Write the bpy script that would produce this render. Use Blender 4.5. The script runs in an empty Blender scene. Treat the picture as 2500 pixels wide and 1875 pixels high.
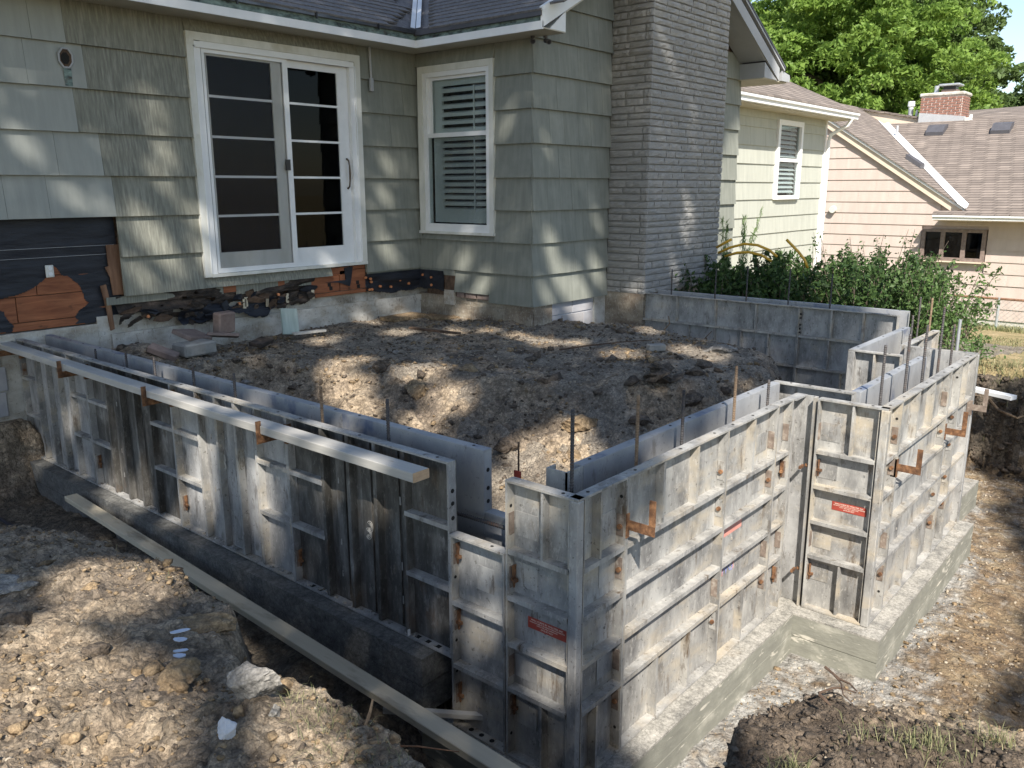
import bpy, math, random
import numpy as np
from mathutils import Vector, Matrix

random.seed(7)
rng = np.random.default_rng(7)
SC = bpy.context.scene
COL = SC.collection

# ------------------------------------------------------------------ camera
CAM_Z = 1.187
yaw, pitch, roll = math.radians(40.303), math.radians(13.114), math.radians(-0.085)
cd = bpy.data.cameras.new('camera'); cam = bpy.data.objects.new('camera', cd); COL.objects.link(cam)
_f = Vector((math.cos(yaw)*math.cos(pitch), math.sin(yaw)*math.cos(pitch), -math.sin(pitch)))
_r = Vector((math.sin(yaw), -math.cos(yaw), 0)); _u = _r.cross(_f)
_r2 = _r*math.cos(roll)+_u*math.sin(roll); _u2 = _u*math.cos(roll)-_r*math.sin(roll)
M = Matrix.Identity(4)
for i in range(3):
    M[i][0] = _r2[i]; M[i][1] = _u2[i]; M[i][2] = -_f[i]
M[0][3], M[1][3], M[2][3] = 0, 0, CAM_Z
cam.matrix_world = M
cd.sensor_width = 36; cd.lens = 36*2057.8/2500
cd.clip_start = 0.05; cd.clip_end = 600
SC.camera = cam

# ------------------------------------------------------------------ world, sun, exposure
SUN = Vector((0.50, 0.48, -0.70)).normalized()          # direction the light travels
w = bpy.data.worlds.new('World'); SC.world = w; w.use_nodes = True
nt = w.node_tree; bg = nt.nodes['Background']
sky = nt.nodes.new('ShaderNodeTexSky'); sky.sky_type = 'NISHITA'; sky.sun_disc = False
sky.sun_elevation = math.asin(-SUN.z)
sky.sun_rotation = math.atan2(-SUN.x, -SUN.y)
sky.air_density = 1.0; sky.dust_density = 0.6
nt.links.new(sky.outputs[0], bg.inputs[0]); bg.inputs[1].default_value = 0.115
sd = bpy.data.lights.new('sun', 'SUN'); sd.energy = 5.0; sd.angle = math.radians(0.55); sd.color = (1.0, 0.96, 0.90)
so = bpy.data.objects.new('sun', sd); COL.objects.link(so); so.location = (-8, -8, 14)
so.rotation_euler = SUN.to_track_quat('-Z', 'Y').to_euler()
SC.view_settings.view_transform = 'Standard'; SC.view_settings.look = 'None'
SC.view_settings.exposure = 0.92
SC.view_settings.use_white_balance = True; SC.view_settings.white_balance_temperature = 6800; SC.view_settings.white_balance_tint = 10; SC.view_settings.gamma = 1.0
SC.view_settings.use_curve_mapping = False
SC.render.engine = 'CYCLES'
SC.cycles.max_bounces = 6; SC.cycles.transparent_max_bounces = 12

# ------------------------------------------------------------------ noise
_L = rng.random((256, 256))
def vnoise(x, y, s):
    x = np.asarray(x)*s+37.1; y = np.asarray(y)*s+91.7
    xi = np.floor(x).astype(int); yi = np.floor(y).astype(int)
    fx = x-xi; fy = y-yi; fx = fx*fx*(3-2*fx); fy = fy*fy*(3-2*fy)
    a = _L[xi % 256, yi % 256]; b = _L[(xi+1) % 256, yi % 256]; c = _L[xi % 256, (yi+1) % 256]; d = _L[(xi+1) % 256, (yi+1) % 256]
    return (a*(1-fx)+b*fx)*(1-fy)+(c*(1-fx)+d*fx)*fy - 0.5
def fbm(x, y, s, o=4, g=0.5):
    t = 0; a = 1.0
    for k in range(o):
        t = t+a*vnoise(x, y, s*2**k); a *= g
    return t

# ------------------------------------------------------------------ materials
def newmat(name):
    m = bpy.data.materials.new(name); m.use_nodes = True
    return m, m.node_tree, m.node_tree.nodes['Principled BSDF']
def noise_mat(name, stops, scale=(5, 5, 5), detail=6, rough=0.85, bump=0.3, bscale=None, bdist=0.01, metallic=0.0,
              coord='Object', rnd=True, second=None, spec=0.4, distort=0.0):
    """stops: [(pos, rgb)...]; second = (stops2 rgb, scale, lo, hi) blends another colour by another noise"""
    m, t, p = newmat(name); N = t.nodes; Lk = t.links
    if coord == 'World':
        g = N.new('ShaderNodeNewGeometry'); src = g.outputs['Position']
    else:
        g = N.new('ShaderNodeTexCoord'); src = g.outputs['Object']
    if rnd:
        oi = N.new('ShaderNodeObjectInfo'); mu = N.new('ShaderNodeMath'); mu.operation = 'MULTIPLY'; mu.inputs[1].default_value = 37.0
        Lk.new(oi.outputs['Random'], mu.inputs[0]); ad = N.new('ShaderNodeVectorMath'); ad.operation = 'ADD'
        Lk.new(src, ad.inputs[0]); Lk.new(mu.outputs[0], ad.inputs[1]); src = ad.outputs[0]
    def noise(sc, det, dis=0.0):
        mp = N.new('ShaderNodeMapping'); mp.inputs['Scale'].default_value = sc; Lk.new(src, mp.inputs[0])
        n = N.new('ShaderNodeTexNoise'); n.inputs['Scale'].default_value = 1.0; n.inputs['Detail'].default_value = det
        n.inputs['Roughness'].default_value = 0.62; n.inputs['Distortion'].default_value = dis
        Lk.new(mp.outputs[0], n.inputs['Vector']); return n.outputs[0]
    cr = N.new('ShaderNodeValToRGB'); el = cr.color_ramp.elements
    el[0].position = stops[0][0]; el[0].color = (*stops[0][1], 1)
    el[1].position = stops[-1][0]; el[1].color = (*stops[-1][1], 1)
    for q, c in stops[1:-1]:
        e = el.new(q); e.color = (*c, 1)
    Lk.new(noise(scale, detail, distort), cr.inputs[0]); col = cr.outputs[0]
    for sec in (second or []):
        c2, sc2, lo, hi = sec
        mr = N.new('ShaderNodeMapRange'); mr.inputs[1].default_value = lo; mr.inputs[2].default_value = hi
        Lk.new(noise(sc2, 5), mr.inputs[0]); mx = N.new('ShaderNodeMix'); mx.data_type = 'RGBA'
        Lk.new(mr.outputs[0], mx.inputs[0]); Lk.new(col, mx.inputs[6]); mx.inputs[7].default_value = (*c2, 1); col = mx.outputs[2]
    Lk.new(col, p.inputs['Base Color'])
    p.inputs['Roughness'].default_value = rough; p.inputs['Metallic'].default_value = metallic
    p.inputs['Specular IOR Level'].default_value = spec
    if bump:
        b = N.new('ShaderNodeBump'); b.inputs['Strength'].default_value = bump; b.inputs['Distance'].default_value = bdist
        Lk.new(noise(bscale or tuple(3*s for s in scale), 7), b.inputs['Height']); Lk.new(b.outputs[0], p.inputs['Normal'])
    return m
def fine_mat(*a, fa=(.32, .6, .3, .5), **k):
    m = noise_mat(*a, **k); t = m.node_tree; N = t.nodes; Lk = t.links; p = N['Principled BSDF']; g = N.new('ShaderNodeNewGeometry')
    col = p.inputs['Base Color'].links[0].from_socket
    for sc, lo, hi, c, amt in (((60, 60, 22), .56, .60, (.60, .585, .55), fa[0]), ((38, 38, 38), .60, .64, (.045, .038, .03), fa[1]), ((13, 13, 6), .58, .64, (.50, .485, .45), fa[2]), ((10, 10, 3.5), .60, .66, (.085, .062, .042), fa[3])):
        mp = N.new('ShaderNodeMapping'); mp.inputs['Scale'].default_value = sc; mp.inputs['Location'].default_value = (sc[2], sc[0]*.3, lo*10); Lk.new(g.outputs['Position'], mp.inputs[0])
        n = N.new('ShaderNodeTexNoise'); n.inputs['Scale'].default_value = 1; n.inputs['Detail'].default_value = 8; n.inputs['Roughness'].default_value = .72; Lk.new(mp.outputs[0], n.inputs['Vector'])
        mr = N.new('ShaderNodeMapRange'); mr.inputs[1].default_value = lo; mr.inputs[2].default_value = hi; mr.inputs[4].default_value = amt; Lk.new(n.outputs[0], mr.inputs[0])
        mx = N.new('ShaderNodeMix'); mx.data_type = 'RGBA'; Lk.new(mr.outputs[0], mx.inputs[0]); Lk.new(col, mx.inputs[6]); mx.inputs[7].default_value = (*c, 1); col = mx.outputs[2]
    Lk.new(col, p.inputs['Base Color']); return m
def flat(name, c, rough=0.6, metallic=0.0, spec=0.5, var=0.15):
    c2 = tuple(v*(1-var) for v in c); c3 = tuple(min(1, v*(1+var)) for v in c)
    return noise_mat(name, [(0.3, c2), (0.7, c3)], (7, 7, 7), rough=rough, bump=0.08, bdist=0.003, metallic=metallic, spec=spec)
MT = {}
MT['siding'] = noise_mat('painted_shake', [(0.3, (0.175, 0.185, 0.16)), (0.7, (0.245, 0.255, 0.222))], (22, 22, 1.3), rough=0.75, bump=0.35, bscale=(70, 70, 2.5), bdist=0.004,
    second=[((0.29, 0.30, 0.265), (1.7, 1.7, 1.7), 0.5, 0.8)])
MT['siding_rib'] = noise_mat('striated_weathered_shake', [(0.34, (0.15, 0.152, 0.128)), (0.5, (0.205, 0.208, 0.175)), (0.66, (0.285, 0.288, 0.245))], (55, 55, 1.0), rough=0.85, bump=0.6, bscale=(95, 95, 1.2), bdist=0.005,
    second=[((0.235, 0.235, 0.185), (1.2, 1.2, 2.5), 0.45, 0.9)])
MT['siding_smooth'] = noise_mat('smooth_repaired_shake', [(0.3, (0.265, 0.28, 0.26)), (0.7, (0.33, 0.345, 0.32))], (14, 14, 1.6), rough=0.7, bump=0.15, bscale=(60, 60, 3), bdist=0.003)
MT['siding_annex'] = noise_mat('pale_green_shake', [(0.3, (0.365, 0.375, 0.33)), (0.7, (0.44, 0.45, 0.395))], (9, 9, 1.2), rough=0.8, bump=0.2, bscale=(40, 40, 2), bdist=0.004)
MT['siding_tan'] = noise_mat('tan_pink_shake', [(0.3, (0.44, 0.355, 0.315)), (0.7, (0.52, 0.43, 0.385))], (5, 5, 0.9), rough=0.85, bump=0.2, bscale=(30, 30, 2), bdist=0.004)
MT['tan_trim'] = flat('tan_trim_paint', (0.60, 0.50, 0.40), 0.6, var=0.06)
MT['white'] = flat('white_paint', (0.74, 0.75, 0.75), 0.5, var=0.05)
MT['offwhite'] = noise_mat('weathered_white_paint', [(0.3, (0.56, 0.56, 0.50)), (0.7, (0.70, 0.70, 0.66))], (9, 9, 3), rough=0.55, bump=0.1, second=[((0.45, 0.42, 0.33), (3, 3, 3), 0.6, 0.85)])
MT['soffit'] = noise_mat('soffit_paint', [(0.3, (0.42, 0.39, 0.31)), (0.7, (0.50, 0.47, 0.39))], (3, 3, 3), rough=0.7, bump=0.05)
MT['moss'] = noise_mat('mossy_stained_flashing', [(0.35, (0.03, 0.035, 0.035)), (0.48, (0.12, 0.17, 0.16)), (0.7, (0.25, 0.34, 0.31))], (9, 9, 22), rough=0.7, bump=0.3, second=[((0.07, 0.04, 0.03), (6, 6, 9), 0.6, 0.72)])
MT['drip'] = noise_mat('dark_drip_edge_metal', [(0.3, (0.06, 0.065, 0.075)), (0.7, (0.14, 0.145, 0.16))], (6, 6, 6), rough=0.35, metallic=0.6, bump=0.05)
MT['roof'] = noise_mat('grey_asphalt_shingle', [(0.3, (0.105, 0.10, 0.10)), (0.7, (0.215, 0.207, 0.207))], (30, 30, 30), rough=0.95, bump=0.5, bscale=(160, 160, 160), bdist=0.004)
MT['stone'] = noise_mat('grey_split_stone', [(0.3, (0.25, 0.245, 0.235)), (0.7, (0.355, 0.347, 0.333))], (9, 9, 14), rough=0.85, bump=0.7, bscale=(22, 22, 60), bdist=0.008, second=[((0.40, 0.385, 0.36), (2.2, 2.2, 2.2), 0.5, 0.85)])
MT['mortar'] = noise_mat('grey_mortar', [(0.3, (0.17, 0.165, 0.155)), (0.7, (0.24, 0.235, 0.22))], (20, 20, 20), rough=0.95, bump=0.4)
MT['found'] = fine_mat('stained_old_concrete', [(0.25, (0.16, 0.125, 0.09)), (0.42, (0.36, 0.33, 0.28)), (0.7, (0.62, 0.61, 0.57))], (3.2, 3.2, 5), rough=0.9, bump=0.6, bdist=0.02, second=[((0.07, 0.05, 0.04), (5, 5, 2.2), 0.62, 0.78)])
MT['found2'] = fine_mat('brown_stained_concrete', [(0.25, (0.09, 0.06, 0.045)), (0.5, (0.25, 0.21, 0.16)), (0.75, (0.42, 0.39, 0.32))], (3.2, 3.2, 6), rough=0.9, bump=0.6, bdist=0.02)
MT['block'] = noise_mat('grey_concrete_block', [(0.3, (0.30, 0.305, 0.33)), (0.7, (0.40, 0.40, 0.42))], (9, 9, 9), rough=0.9, bump=0.3, second=[((0.45, 0.41, 0.37), (2, 2, 2), 0.5, 0.8)])
MT['joint'] = flat('pale_mortar_joint', (0.50, 0.52, 0.56), 0.9)
MT['felt'] = noise_mat('black_tar_paper', [(0.3, (0.008, 0.010, 0.016)), (0.7, (0.022, 0.025, 0.034))], (3, 3, 8), rough=0.55, bump=0.5, bscale=(5, 5, 22), bdist=0.02)
MT['felt2'] = noise_mat('torn_brown_tar_paper', [(0.3, (0.010, 0.009, 0.009)), (0.55, (0.05, 0.038, 0.03)), (0.8, (0.18, 0.13, 0.10))], (9, 9, 18), rough=0.8, bump=0.8, bdist=0.02)
MT['wood_red'] = noise_mat('red_brown_sheathing', [(0.3, (0.17, 0.055, 0.025)), (0.7, (0.34, 0.13, 0.06))], (2.5, 2.5, 20), rough=0.75, bump=0.3, second=[((0.05, 0.025, 0.015), (7, 7, 9), 0.62, 0.74)], distort=0.8)
MT['wood_brown'] = noise_mat('weathered_brown_wood', [(0.3, (0.12, 0.06, 0.035)), (0.7, (0.27, 0.15, 0.09))], (25, 25, 3), rough=0.8, bump=0.4)
MT['wood_dark'] = noise_mat('dark_old_wood', [(0.3, (0.04, 0.025, 0.018)), (0.7, (0.14, 0.09, 0.06))], (20, 20, 20), rough=0.9, bump=0.4)
MT['lumber'] = noise_mat('dusty_lumber', [(0.3, (0.46, 0.40, 0.29)), (0.7, (0.60, 0.53, 0.40))], (14, 1.0, 20), rough=0.8, bump=0.25, bscale=(60, 4, 60), bdist=0.004, second=[((0.27, 0.215, 0.15), (9, 2.0, 9), 0.54, 0.70), ((0.20, 0.08, 0.04), (7, 3.5, 7), 0.66, 0.70)])
MT['lumber_grey'] = noise_mat('cement_covered_lumber', [(0.3, (0.32, 0.31, 0.285)), (0.7, (0.47, 0.455, 0.42))], (12, 1.2, 20), rough=0.85, bump=0.35, bscale=(40, 4, 40), bdist=0.004, second=[((0.55, 0.40, 0.24), (3, 1, 3), 0.66, 0.8), ((0.22, 0.2, 0.16), (12, 5, 12), 0.64, 0.75)])
MT['endgrain'] = noise_mat('sawn_board_end', [(0.3, (0.42, 0.28, 0.17)), (0.7, (0.55, 0.39, 0.25))], (30, 30, 60), rough=0.8)
MT['form'] = fine_mat('cement_crusted_aluminium', [(0.30, (0.15, 0.147, 0.143)), (0.46, (0.285, 0.28, 0.268)), (0.68, (0.465, 0.456, 0.43))], (7, 7, 3.0), rough=0.62, metallic=0.25, bump=0.35, bscale=(45, 45, 45), bdist=0.004,
    second=[((0.50, 0.43, 0.325), (2.4, 2.4, 5.5), 0.50, 0.74), ((0.13, 0.095, 0.065), (13, 13, 3.2), 0.60, 0.72)])
MT['form_grey'] = fine_mat('grey_crusted_aluminium', [(0.28, (0.16, 0.157, 0.15)), (0.48, (0.31, 0.307, 0.30)), (0.74, (0.50, 0.497, 0.485))], (6, 6, 3.0), rough=0.6, metallic=0.25, bump=0.35, bscale=(45, 45, 45), bdist=0.004,
    second=[((0.40, 0.36, 0.29), (3, 3, 5), 0.58, 0.85), ((0.06, 0.05, 0.04), (9, 9, 3), 0.60, 0.74)])
MT['form_dark'] = fine_mat('oily_dark_aluminium', [(0.30, (0.035, 0.033, 0.029)), (0.48, (0.085, 0.080, 0.072)), (0.62, (0.17, 0.163, 0.15)), (0.80, (0.40, 0.39, 0.365))], (8, 8, 2.6), rough=0.6, metallic=0.2, bump=0.45, bscale=(35, 35, 20), bdist=0.005,
    second=[((0.15, 0.10, 0.065), (9, 9, 4), 0.60, 0.78)], fa=(.10, .5, .22, .6))
MT['form_blue'] = fine_mat('smooth_blue_grey_aluminium', [(0.28, (0.28, 0.29, 0.31)), (0.5, (0.37, 0.38, 0.395)), (0.75, (0.48, 0.485, 0.49))], (4, 4, 2.5), rough=0.5, metallic=0.35, bump=0.12, bscale=(50, 50, 50), bdist=0.002,
    second=[((0.17, 0.20, 0.28), (2.2, 2.2, 1.8), 0.60, 0.68)], fa=(.12, .4, .16, .4))
MT['rust'] = noise_mat('rusty_steel', [(0.3, (0.05, 0.026, 0.016)), (0.5, (0.14, 0.068, 0.034)), (0.68, (0.30, 0.155, 0.075))], (25, 25, 25), rough=0.85, bump=0.5, bdist=0.003)
MT['rust_dark'] = noise_mat('rusty_dark_plate', [(0.3, (0.11, 0.085, 0.07)), (0.55, (0.21, 0.165, 0.135)), (0.75, (0.40, 0.36, 0.31))], (22, 22, 22), rough=0.85, bump=0.5, bdist=0.003)
MT['rebar'] = noise_mat('dark_rebar_steel', [(0.3, (0.045, 0.045, 0.05)), (0.7, (0.12, 0.11, 0.105))], (40, 40, 40), rough=0.6, metallic=0.5, bump=0.3, second=[((0.17, 0.085, 0.045), (8, 8, 8), 0.55, 0.75)])
MT['rebar_rust'] = noise_mat('rusty_rebar_steel', [(0.3, (0.14, 0.09, 0.055)), (0.7, (0.30, 0.22, 0.15))], (40, 40, 40), rough=0.8, metallic=0.2, bump=0.3)
MT['hole'] = flat('dark_hole', (0.012, 0.011, 0.010), 0.9)
MT['footing'] = noise_mat('fresh_footing_concrete', [(0.3, (0.20, 0.195, 0.18)), (0.5, (0.36, 0.345, 0.31)), (0.72, (0.50, 0.475, 0.43))], (9, 9, 9), rough=0.95, bump=0.6, bscale=(35, 35, 35), bdist=0.01,
    second=[((0.34, 0.26, 0.17), (2.5, 2.5, 2.5), 0.6, 0.8)], coord='World', rnd=False)
MT['footing_side'] = noise_mat('green_grey_formed_concrete', [(0.3, (0.18, 0.18, 0.155)), (0.55, (0.235, 0.235, 0.20)), (0.72, (0.38, 0.37, 0.32))], (5, 5, 9), rough=0.8, bump=0.5, bscale=(12, 12, 40), bdist=0.008,
    second=[((0.50, 0.475, 0.41), (7, 7, 22), 0.60, 0.66)], coord='World', rnd=False)
MT['footing_wet'] = noise_mat('damp_dark_footing_concrete', [(0.3, (0.10, 0.10, 0.095)), (0.7, (0.21, 0.208, 0.195))], (11, 11, 14), rough=0.75, bump=0.6, bscale=(30, 30, 30), bdist=0.01, second=[((0.24, 0.235, 0.215), (3, 3, 3), 0.6, 0.8)], coord='World', rnd=False)
MT['clay'] = noise_mat('tan_clay_spoil', [(0.28, (0.20, 0.15, 0.105)), (0.45, (0.34, 0.265, 0.185)), (0.6, (0.44, 0.35, 0.25)), (0.78, (0.55, 0.46, 0.34))], (9, 9, 9), rough=0.98, bump=1.0, bscale=(60, 60, 60), bdist=0.02, coord='World', rnd=False, detail=9,
    second=[((0.13, 0.105, 0.085), (1.3, 1.3, 1.3), 0.52, 0.68)])
MT['pad'] = noise_mat('brown_gravelly_soil', [(0.28, (0.15, 0.125, 0.098)), (0.44, (0.29, 0.247, 0.195)), (0.6, (0.39, 0.335, 0.265)), (0.8, (0.50, 0.43, 0.34))], (8, 8, 8), rough=0.98, bump=1.0, bscale=(45, 45, 45), bdist=0.03, coord='World', rnd=False, detail=10,
    second=[((0.22, 0.18, 0.14), (1.4, 1.4, 1.4), 0.50, 0.68)])
MT['darksoil_shade'] = noise_mat('dark_topsoil_and_shade', [(0.28, (0.075, 0.055, 0.04)), (0.5, (0.165, 0.125, 0.09)), (0.75, (0.29, 0.225, 0.16))], (9, 9, 9), rough=0.98, bump=1.0, bscale=(50, 50, 50), bdist=0.03, coord='World', rnd=False, detail=9)  # dark soil colour that also carries shade on the right mound
MT['wetclay'] = noise_mat('damp_trench_clay', [(0.28, (0.075, 0.062, 0.048)), (0.5, (0.15, 0.122, 0.09)), (0.75, (0.27, 0.215, 0.155))], (7, 7, 7), rough=0.8, bump=1.0, bscale=(40, 40, 40), bdist=0.03, coord='World', rnd=False, detail=9)
def crumb(name, s1=38, s2=120, k=0.75, bd=0.012, tint=0.55):
    m = MT[name]; t = m.node_tree; N = t.nodes; Lk = t.links; p = N['Principled BSDF']
    g = N.new('ShaderNodeNewGeometry'); w_ = N.new('ShaderNodeTexNoise'); w_.inputs['Scale'].default_value = 25; w_.inputs['Detail'].default_value = 3
    Lk.new(g.outputs['Position'], w_.inputs['Vector']); wa = N.new('ShaderNodeVectorMath'); wa.operation = 'MULTIPLY_ADD'; Lk.new(w_.outputs['Color'], wa.inputs[0]); wa.inputs[1].default_value = (.03, .03, .03); Lk.new(g.outputs['Position'], wa.inputs[2])
    col = p.inputs['Base Color'].links[0].from_socket; hs = []
    for sc, wt in ((s1, 1.0), (s2, 0.6)):
        v = N.new('ShaderNodeTexVoronoi'); v.inputs['Scale'].default_value = sc; v.inputs['Randomness'].default_value = 1.0; Lk.new(wa.outputs[0], v.inputs['Vector'])
        sp = N.new('ShaderNodeSeparateColor'); Lk.new(v.outputs['Color'], sp.inputs[0])
        mr = N.new('ShaderNodeMapRange'); mr.inputs[3].default_value = 1-tint*wt; mr.inputs[4].default_value = 1+tint*wt*.8; Lk.new(sp.outputs[0], mr.inputs[0])
        dk = N.new('ShaderNodeMapRange'); dk.inputs[1].default_value = .35; dk.inputs[2].default_value = .95; dk.inputs[3].default_value = 1.0; dk.inputs[4].default_value = .62; Lk.new(v.outputs['Distance'], dk.inputs[0])
        mu = N.new('ShaderNodeMath'); mu.operation = 'MULTIPLY'; Lk.new(mr.outputs[0], mu.inputs[0]); Lk.new(dk.outputs[0], mu.inputs[1])
        vm = N.new('ShaderNodeVectorMath'); vm.operation = 'SCALE'; Lk.new(col, vm.inputs[0]); Lk.new(mu.outputs[0], vm.inputs['Scale']); col = vm.outputs[0]
        hh = N.new('ShaderNodeMath'); hh.operation = 'MULTIPLY'; hh.inputs[1].default_value = -wt*38/sc; Lk.new(v.outputs['Distance'], hh.inputs[0]); hs.append(hh.outputs[0])
    ad = N.new('ShaderNodeMath'); Lk.new(hs[0], ad.inputs[0]); Lk.new(hs[1], ad.inputs[1])
    b = N.new('ShaderNodeBump'); b.inputs['Strength'].default_value = k; b.inputs['Distance'].default_value = bd; Lk.new(ad.outputs[0], b.inputs['Height'])
    if p.inputs['Normal'].links: Lk.new(p.inputs['Normal'].links[0].from_socket, b.inputs['Normal'])
    Lk.new(b.outputs[0], p.inputs['Normal']); Lk.new(col, p.inputs['Base Color'])
def floor_mat():
    m = noise_mat('dusty_trench_floor', [(0.28, (0.10, 0.07, 0.045)), (0.46, (0.22, 0.155, 0.095)), (0.62, (0.33, 0.25, 0.155)), (0.8, (0.44, 0.38, 0.28))], (6, 6, 6), rough=0.98, bump=1.0, bscale=(50, 50, 50), bdist=0.02, coord='World', rnd=False, detail=9)
    t = m.node_tree; N = t.nodes; Lk = t.links; p = N['Principled BSDF']
    at = N.new('ShaderNodeAttribute'); at.attribute_name = 'dust'
    mx = N.new('ShaderNodeMix'); mx.data_type = 'RGBA'; old = p.inputs['Base Color'].links[0].from_socket
    n = N.new('ShaderNodeTexNoise'); n.inputs['Scale'].default_value = 11; n.inputs['Detail'].default_value = 7
    g = N.new('ShaderNodeNewGeometry'); Lk.new(g.outputs['Position'], n.inputs['Vector'])
    cr = N.new('ShaderNodeValToRGB'); cr.color_ramp.elements[0].position = 0.3; cr.color_ramp.elements[0].color = (0.24, 0.235, 0.225, 1)
    cr.color_ramp.elements[1].position = 0.7; cr.color_ramp.elements[1].color = (0.47, 0.455, 0.42, 1); Lk.new(n.outputs[0], cr.inputs[0])
    ad = N.new('ShaderNodeMath'); ad.operation = 'MULTIPLY_ADD'; ad.use_clamp = True
    sb = N.new('ShaderNodeMath'); sb.operation = 'SUBTRACT'; Lk.new(n.outputs[0], sb.inputs[0]); sb.inputs[1].default_value = 0.5
    Lk.new(sb.outputs[0], ad.inputs[0]); ad.inputs[1].default_value = 2.5; Lk.new(at.outputs['Fac'], ad.inputs[2])
    Lk.new(ad.outputs[0], mx.inputs[0]); Lk.new(old, mx.inputs[6]); Lk.new(cr.outputs[0], mx.inputs[7]); Lk.new(mx.outputs[2], p.inputs['Base Color'])
    return m
MT['floor'] = floor_mat()
MT['lawn'] = noise_mat('dry_lawn', [(0.3, (0.16, 0.15, 0.055)), (0.5, (0.33, 0.26, 0.13)), (0.72, (0.46, 0.35, 0.20))], (2.2, 2.2, 2.2), rough=0.98, bump=1.0, bscale=(30, 30, 30), bdist=0.05, coord='World', rnd=False, detail=10)
MT['lawn_green'] = noise_mat('green_grass', [(0.3, (0.07, 0.12, 0.025)), (0.7, (0.17, 0.24, 0.06))], (5, 5, 5), rough=0.95, bump=1.0, bdist=0.05, coord='World', rnd=False)
MT['rock'] = noise_mat('limestone_rock', [(0.3, (0.20, 0.185, 0.165)), (0.7, (0.36, 0.34, 0.31))], (12, 12, 12), rough=0.95, bump=0.8, bdist=0.01)
MT['rock_tan'] = noise_mat('clay_lump', [(0.3, (0.21, 0.145, 0.085)), (0.7, (0.36, 0.265, 0.16))], (14, 14, 14), rough=0.98, bump=0.9, bdist=0.01)
MT['rock_dark'] = noise_mat('dark_soil_lump', [(0.3, (0.075, 0.057, 0.043)), (0.7, (0.20, 0.157, 0.117))], (14, 14, 14), rough=0.98, bump=0.9, bdist=0.015)
MT['pebble'] = noise_mat('dusty_pebble', [(0.3, (0.27, 0.22, 0.16)), (0.7, (0.42, 0.36, 0.28))], (20, 20, 20), rough=0.95, bump=0.4)
MT['pale'] = noise_mat('pale_stone', [(0.3, (0.40, 0.37, 0.32)), (0.7, (0.55, 0.53, 0.48))], (20, 20, 20), rough=0.9, bump=0.4)
MT['whiterock'] = noise_mat('white_stone', [(0.3, (0.46, 0.48, 0.52)), (0.7, (0.60, 0.61, 0.64))], (20, 20, 20), rough=0.8, bump=0.5)
MT['paintchip'] = flat('blue_white_paint', (0.50, 0.55, 0.64), 0.6)
MT['slate'] = noise_mat('purple_brown_paver', [(0.3, (0.16, 0.115, 0.10)), (0.7, (0.26, 0.20, 0.175))], (14, 14, 14), rough=0.9, bump=0.4)
MT['greyblock'] = noise_mat('grey_paver', [(0.3, (0.20, 0.195, 0.18)), (0.7, (0.32, 0.31, 0.285))], (14, 14, 14), rough=0.9, bump=0.5)
MT['teal'] = noise_mat('pale_green_board', [(0.3, (0.30, 0.36, 0.32)), (0.7, (0.43, 0.49, 0.44))], (30, 30, 3), rough=0.8, bump=0.3)
MT['yellow'] = flat('yellow_plastic_pipe', (0.62, 0.36, 0.04), 0.45)
MT['red'] = flat('faded_red_sticker', (0.36, 0.06, 0.04), 0.5, var=0.25)
MT['pink'] = flat('bleached_red_sticker', (0.62, 0.27, 0.22), 0.6, var=0.2)
MT['letter'] = flat('cream_lettering', (0.72, 0.62, 0.52), 0.5, var=0.08)
MT['blueink'] = flat('faded_blue_print', (0.25, 0.28, 0.50), 0.6)
MT['black'] = flat('black_plastic', (0.015, 0.015, 0.018), 0.4)
MT['bronze'] = flat('brown_handle_metal', (0.10, 0.075, 0.055), 0.4, metallic=0.5)
MT['dkgrey'] = flat('dark_grey_metal', (0.075, 0.075, 0.085), 0.5)
MT['greypaint_and_shade'] = flat('grey_paint_and_shaded_trim', (0.36, 0.37, 0.385), 0.6, var=0.06)  # real grey parts, plus white right gable trim with shade in its colour
MT['steel'] = flat('galvanised_steel', (0.50, 0.52, 0.54), 0.4, metallic=0.6)
MT['room'] = flat('dark_room', (0.012, 0.013, 0.016), 0.9)
MT['blind'] = flat('shutter_paint', (0.80, 0.81, 0.80), 0.5, var=0.04)
MT['orange'] = flat('orange_copper_cap', (0.62, 0.24, 0.10), 0.5)
MT['brick'] = noise_mat('red_brick', [(0.35, (0.14, 0.075, 0.06)), (0.5, (0.25, 0.12, 0.09)), (0.68, (0.36, 0.20, 0.15))], (3, 3, 3), rough=0.9, bump=0.3)
MT['brickmortar'] = flat('light_brick_mortar', (0.68, 0.60, 0.54), 0.95)
MT['root'] = noise_mat('dry_root', [(0.3, (0.12, 0.08, 0.05)), (0.7, (0.30, 0.22, 0.14))], (30, 30, 30), rough=0.9)
MT['straw'] = noise_mat('straw_grass', [(0.3, (0.34, 0.28, 0.15)), (0.7, (0.52, 0.45, 0.28))], (9, 9, 9), rough=0.9, bump=0)
MT['bark'] = noise_mat('tree_bark', [(0.3, (0.08, 0.06, 0.045)), (0.7, (0.20, 0.165, 0.13))], (8, 8, 2), rough=0.95, bump=0.8, bdist=0.03)
MT['black_pipe'] = flat('black_drain_pipe', (0.02, 0.02, 0.03), 0.35)

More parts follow.
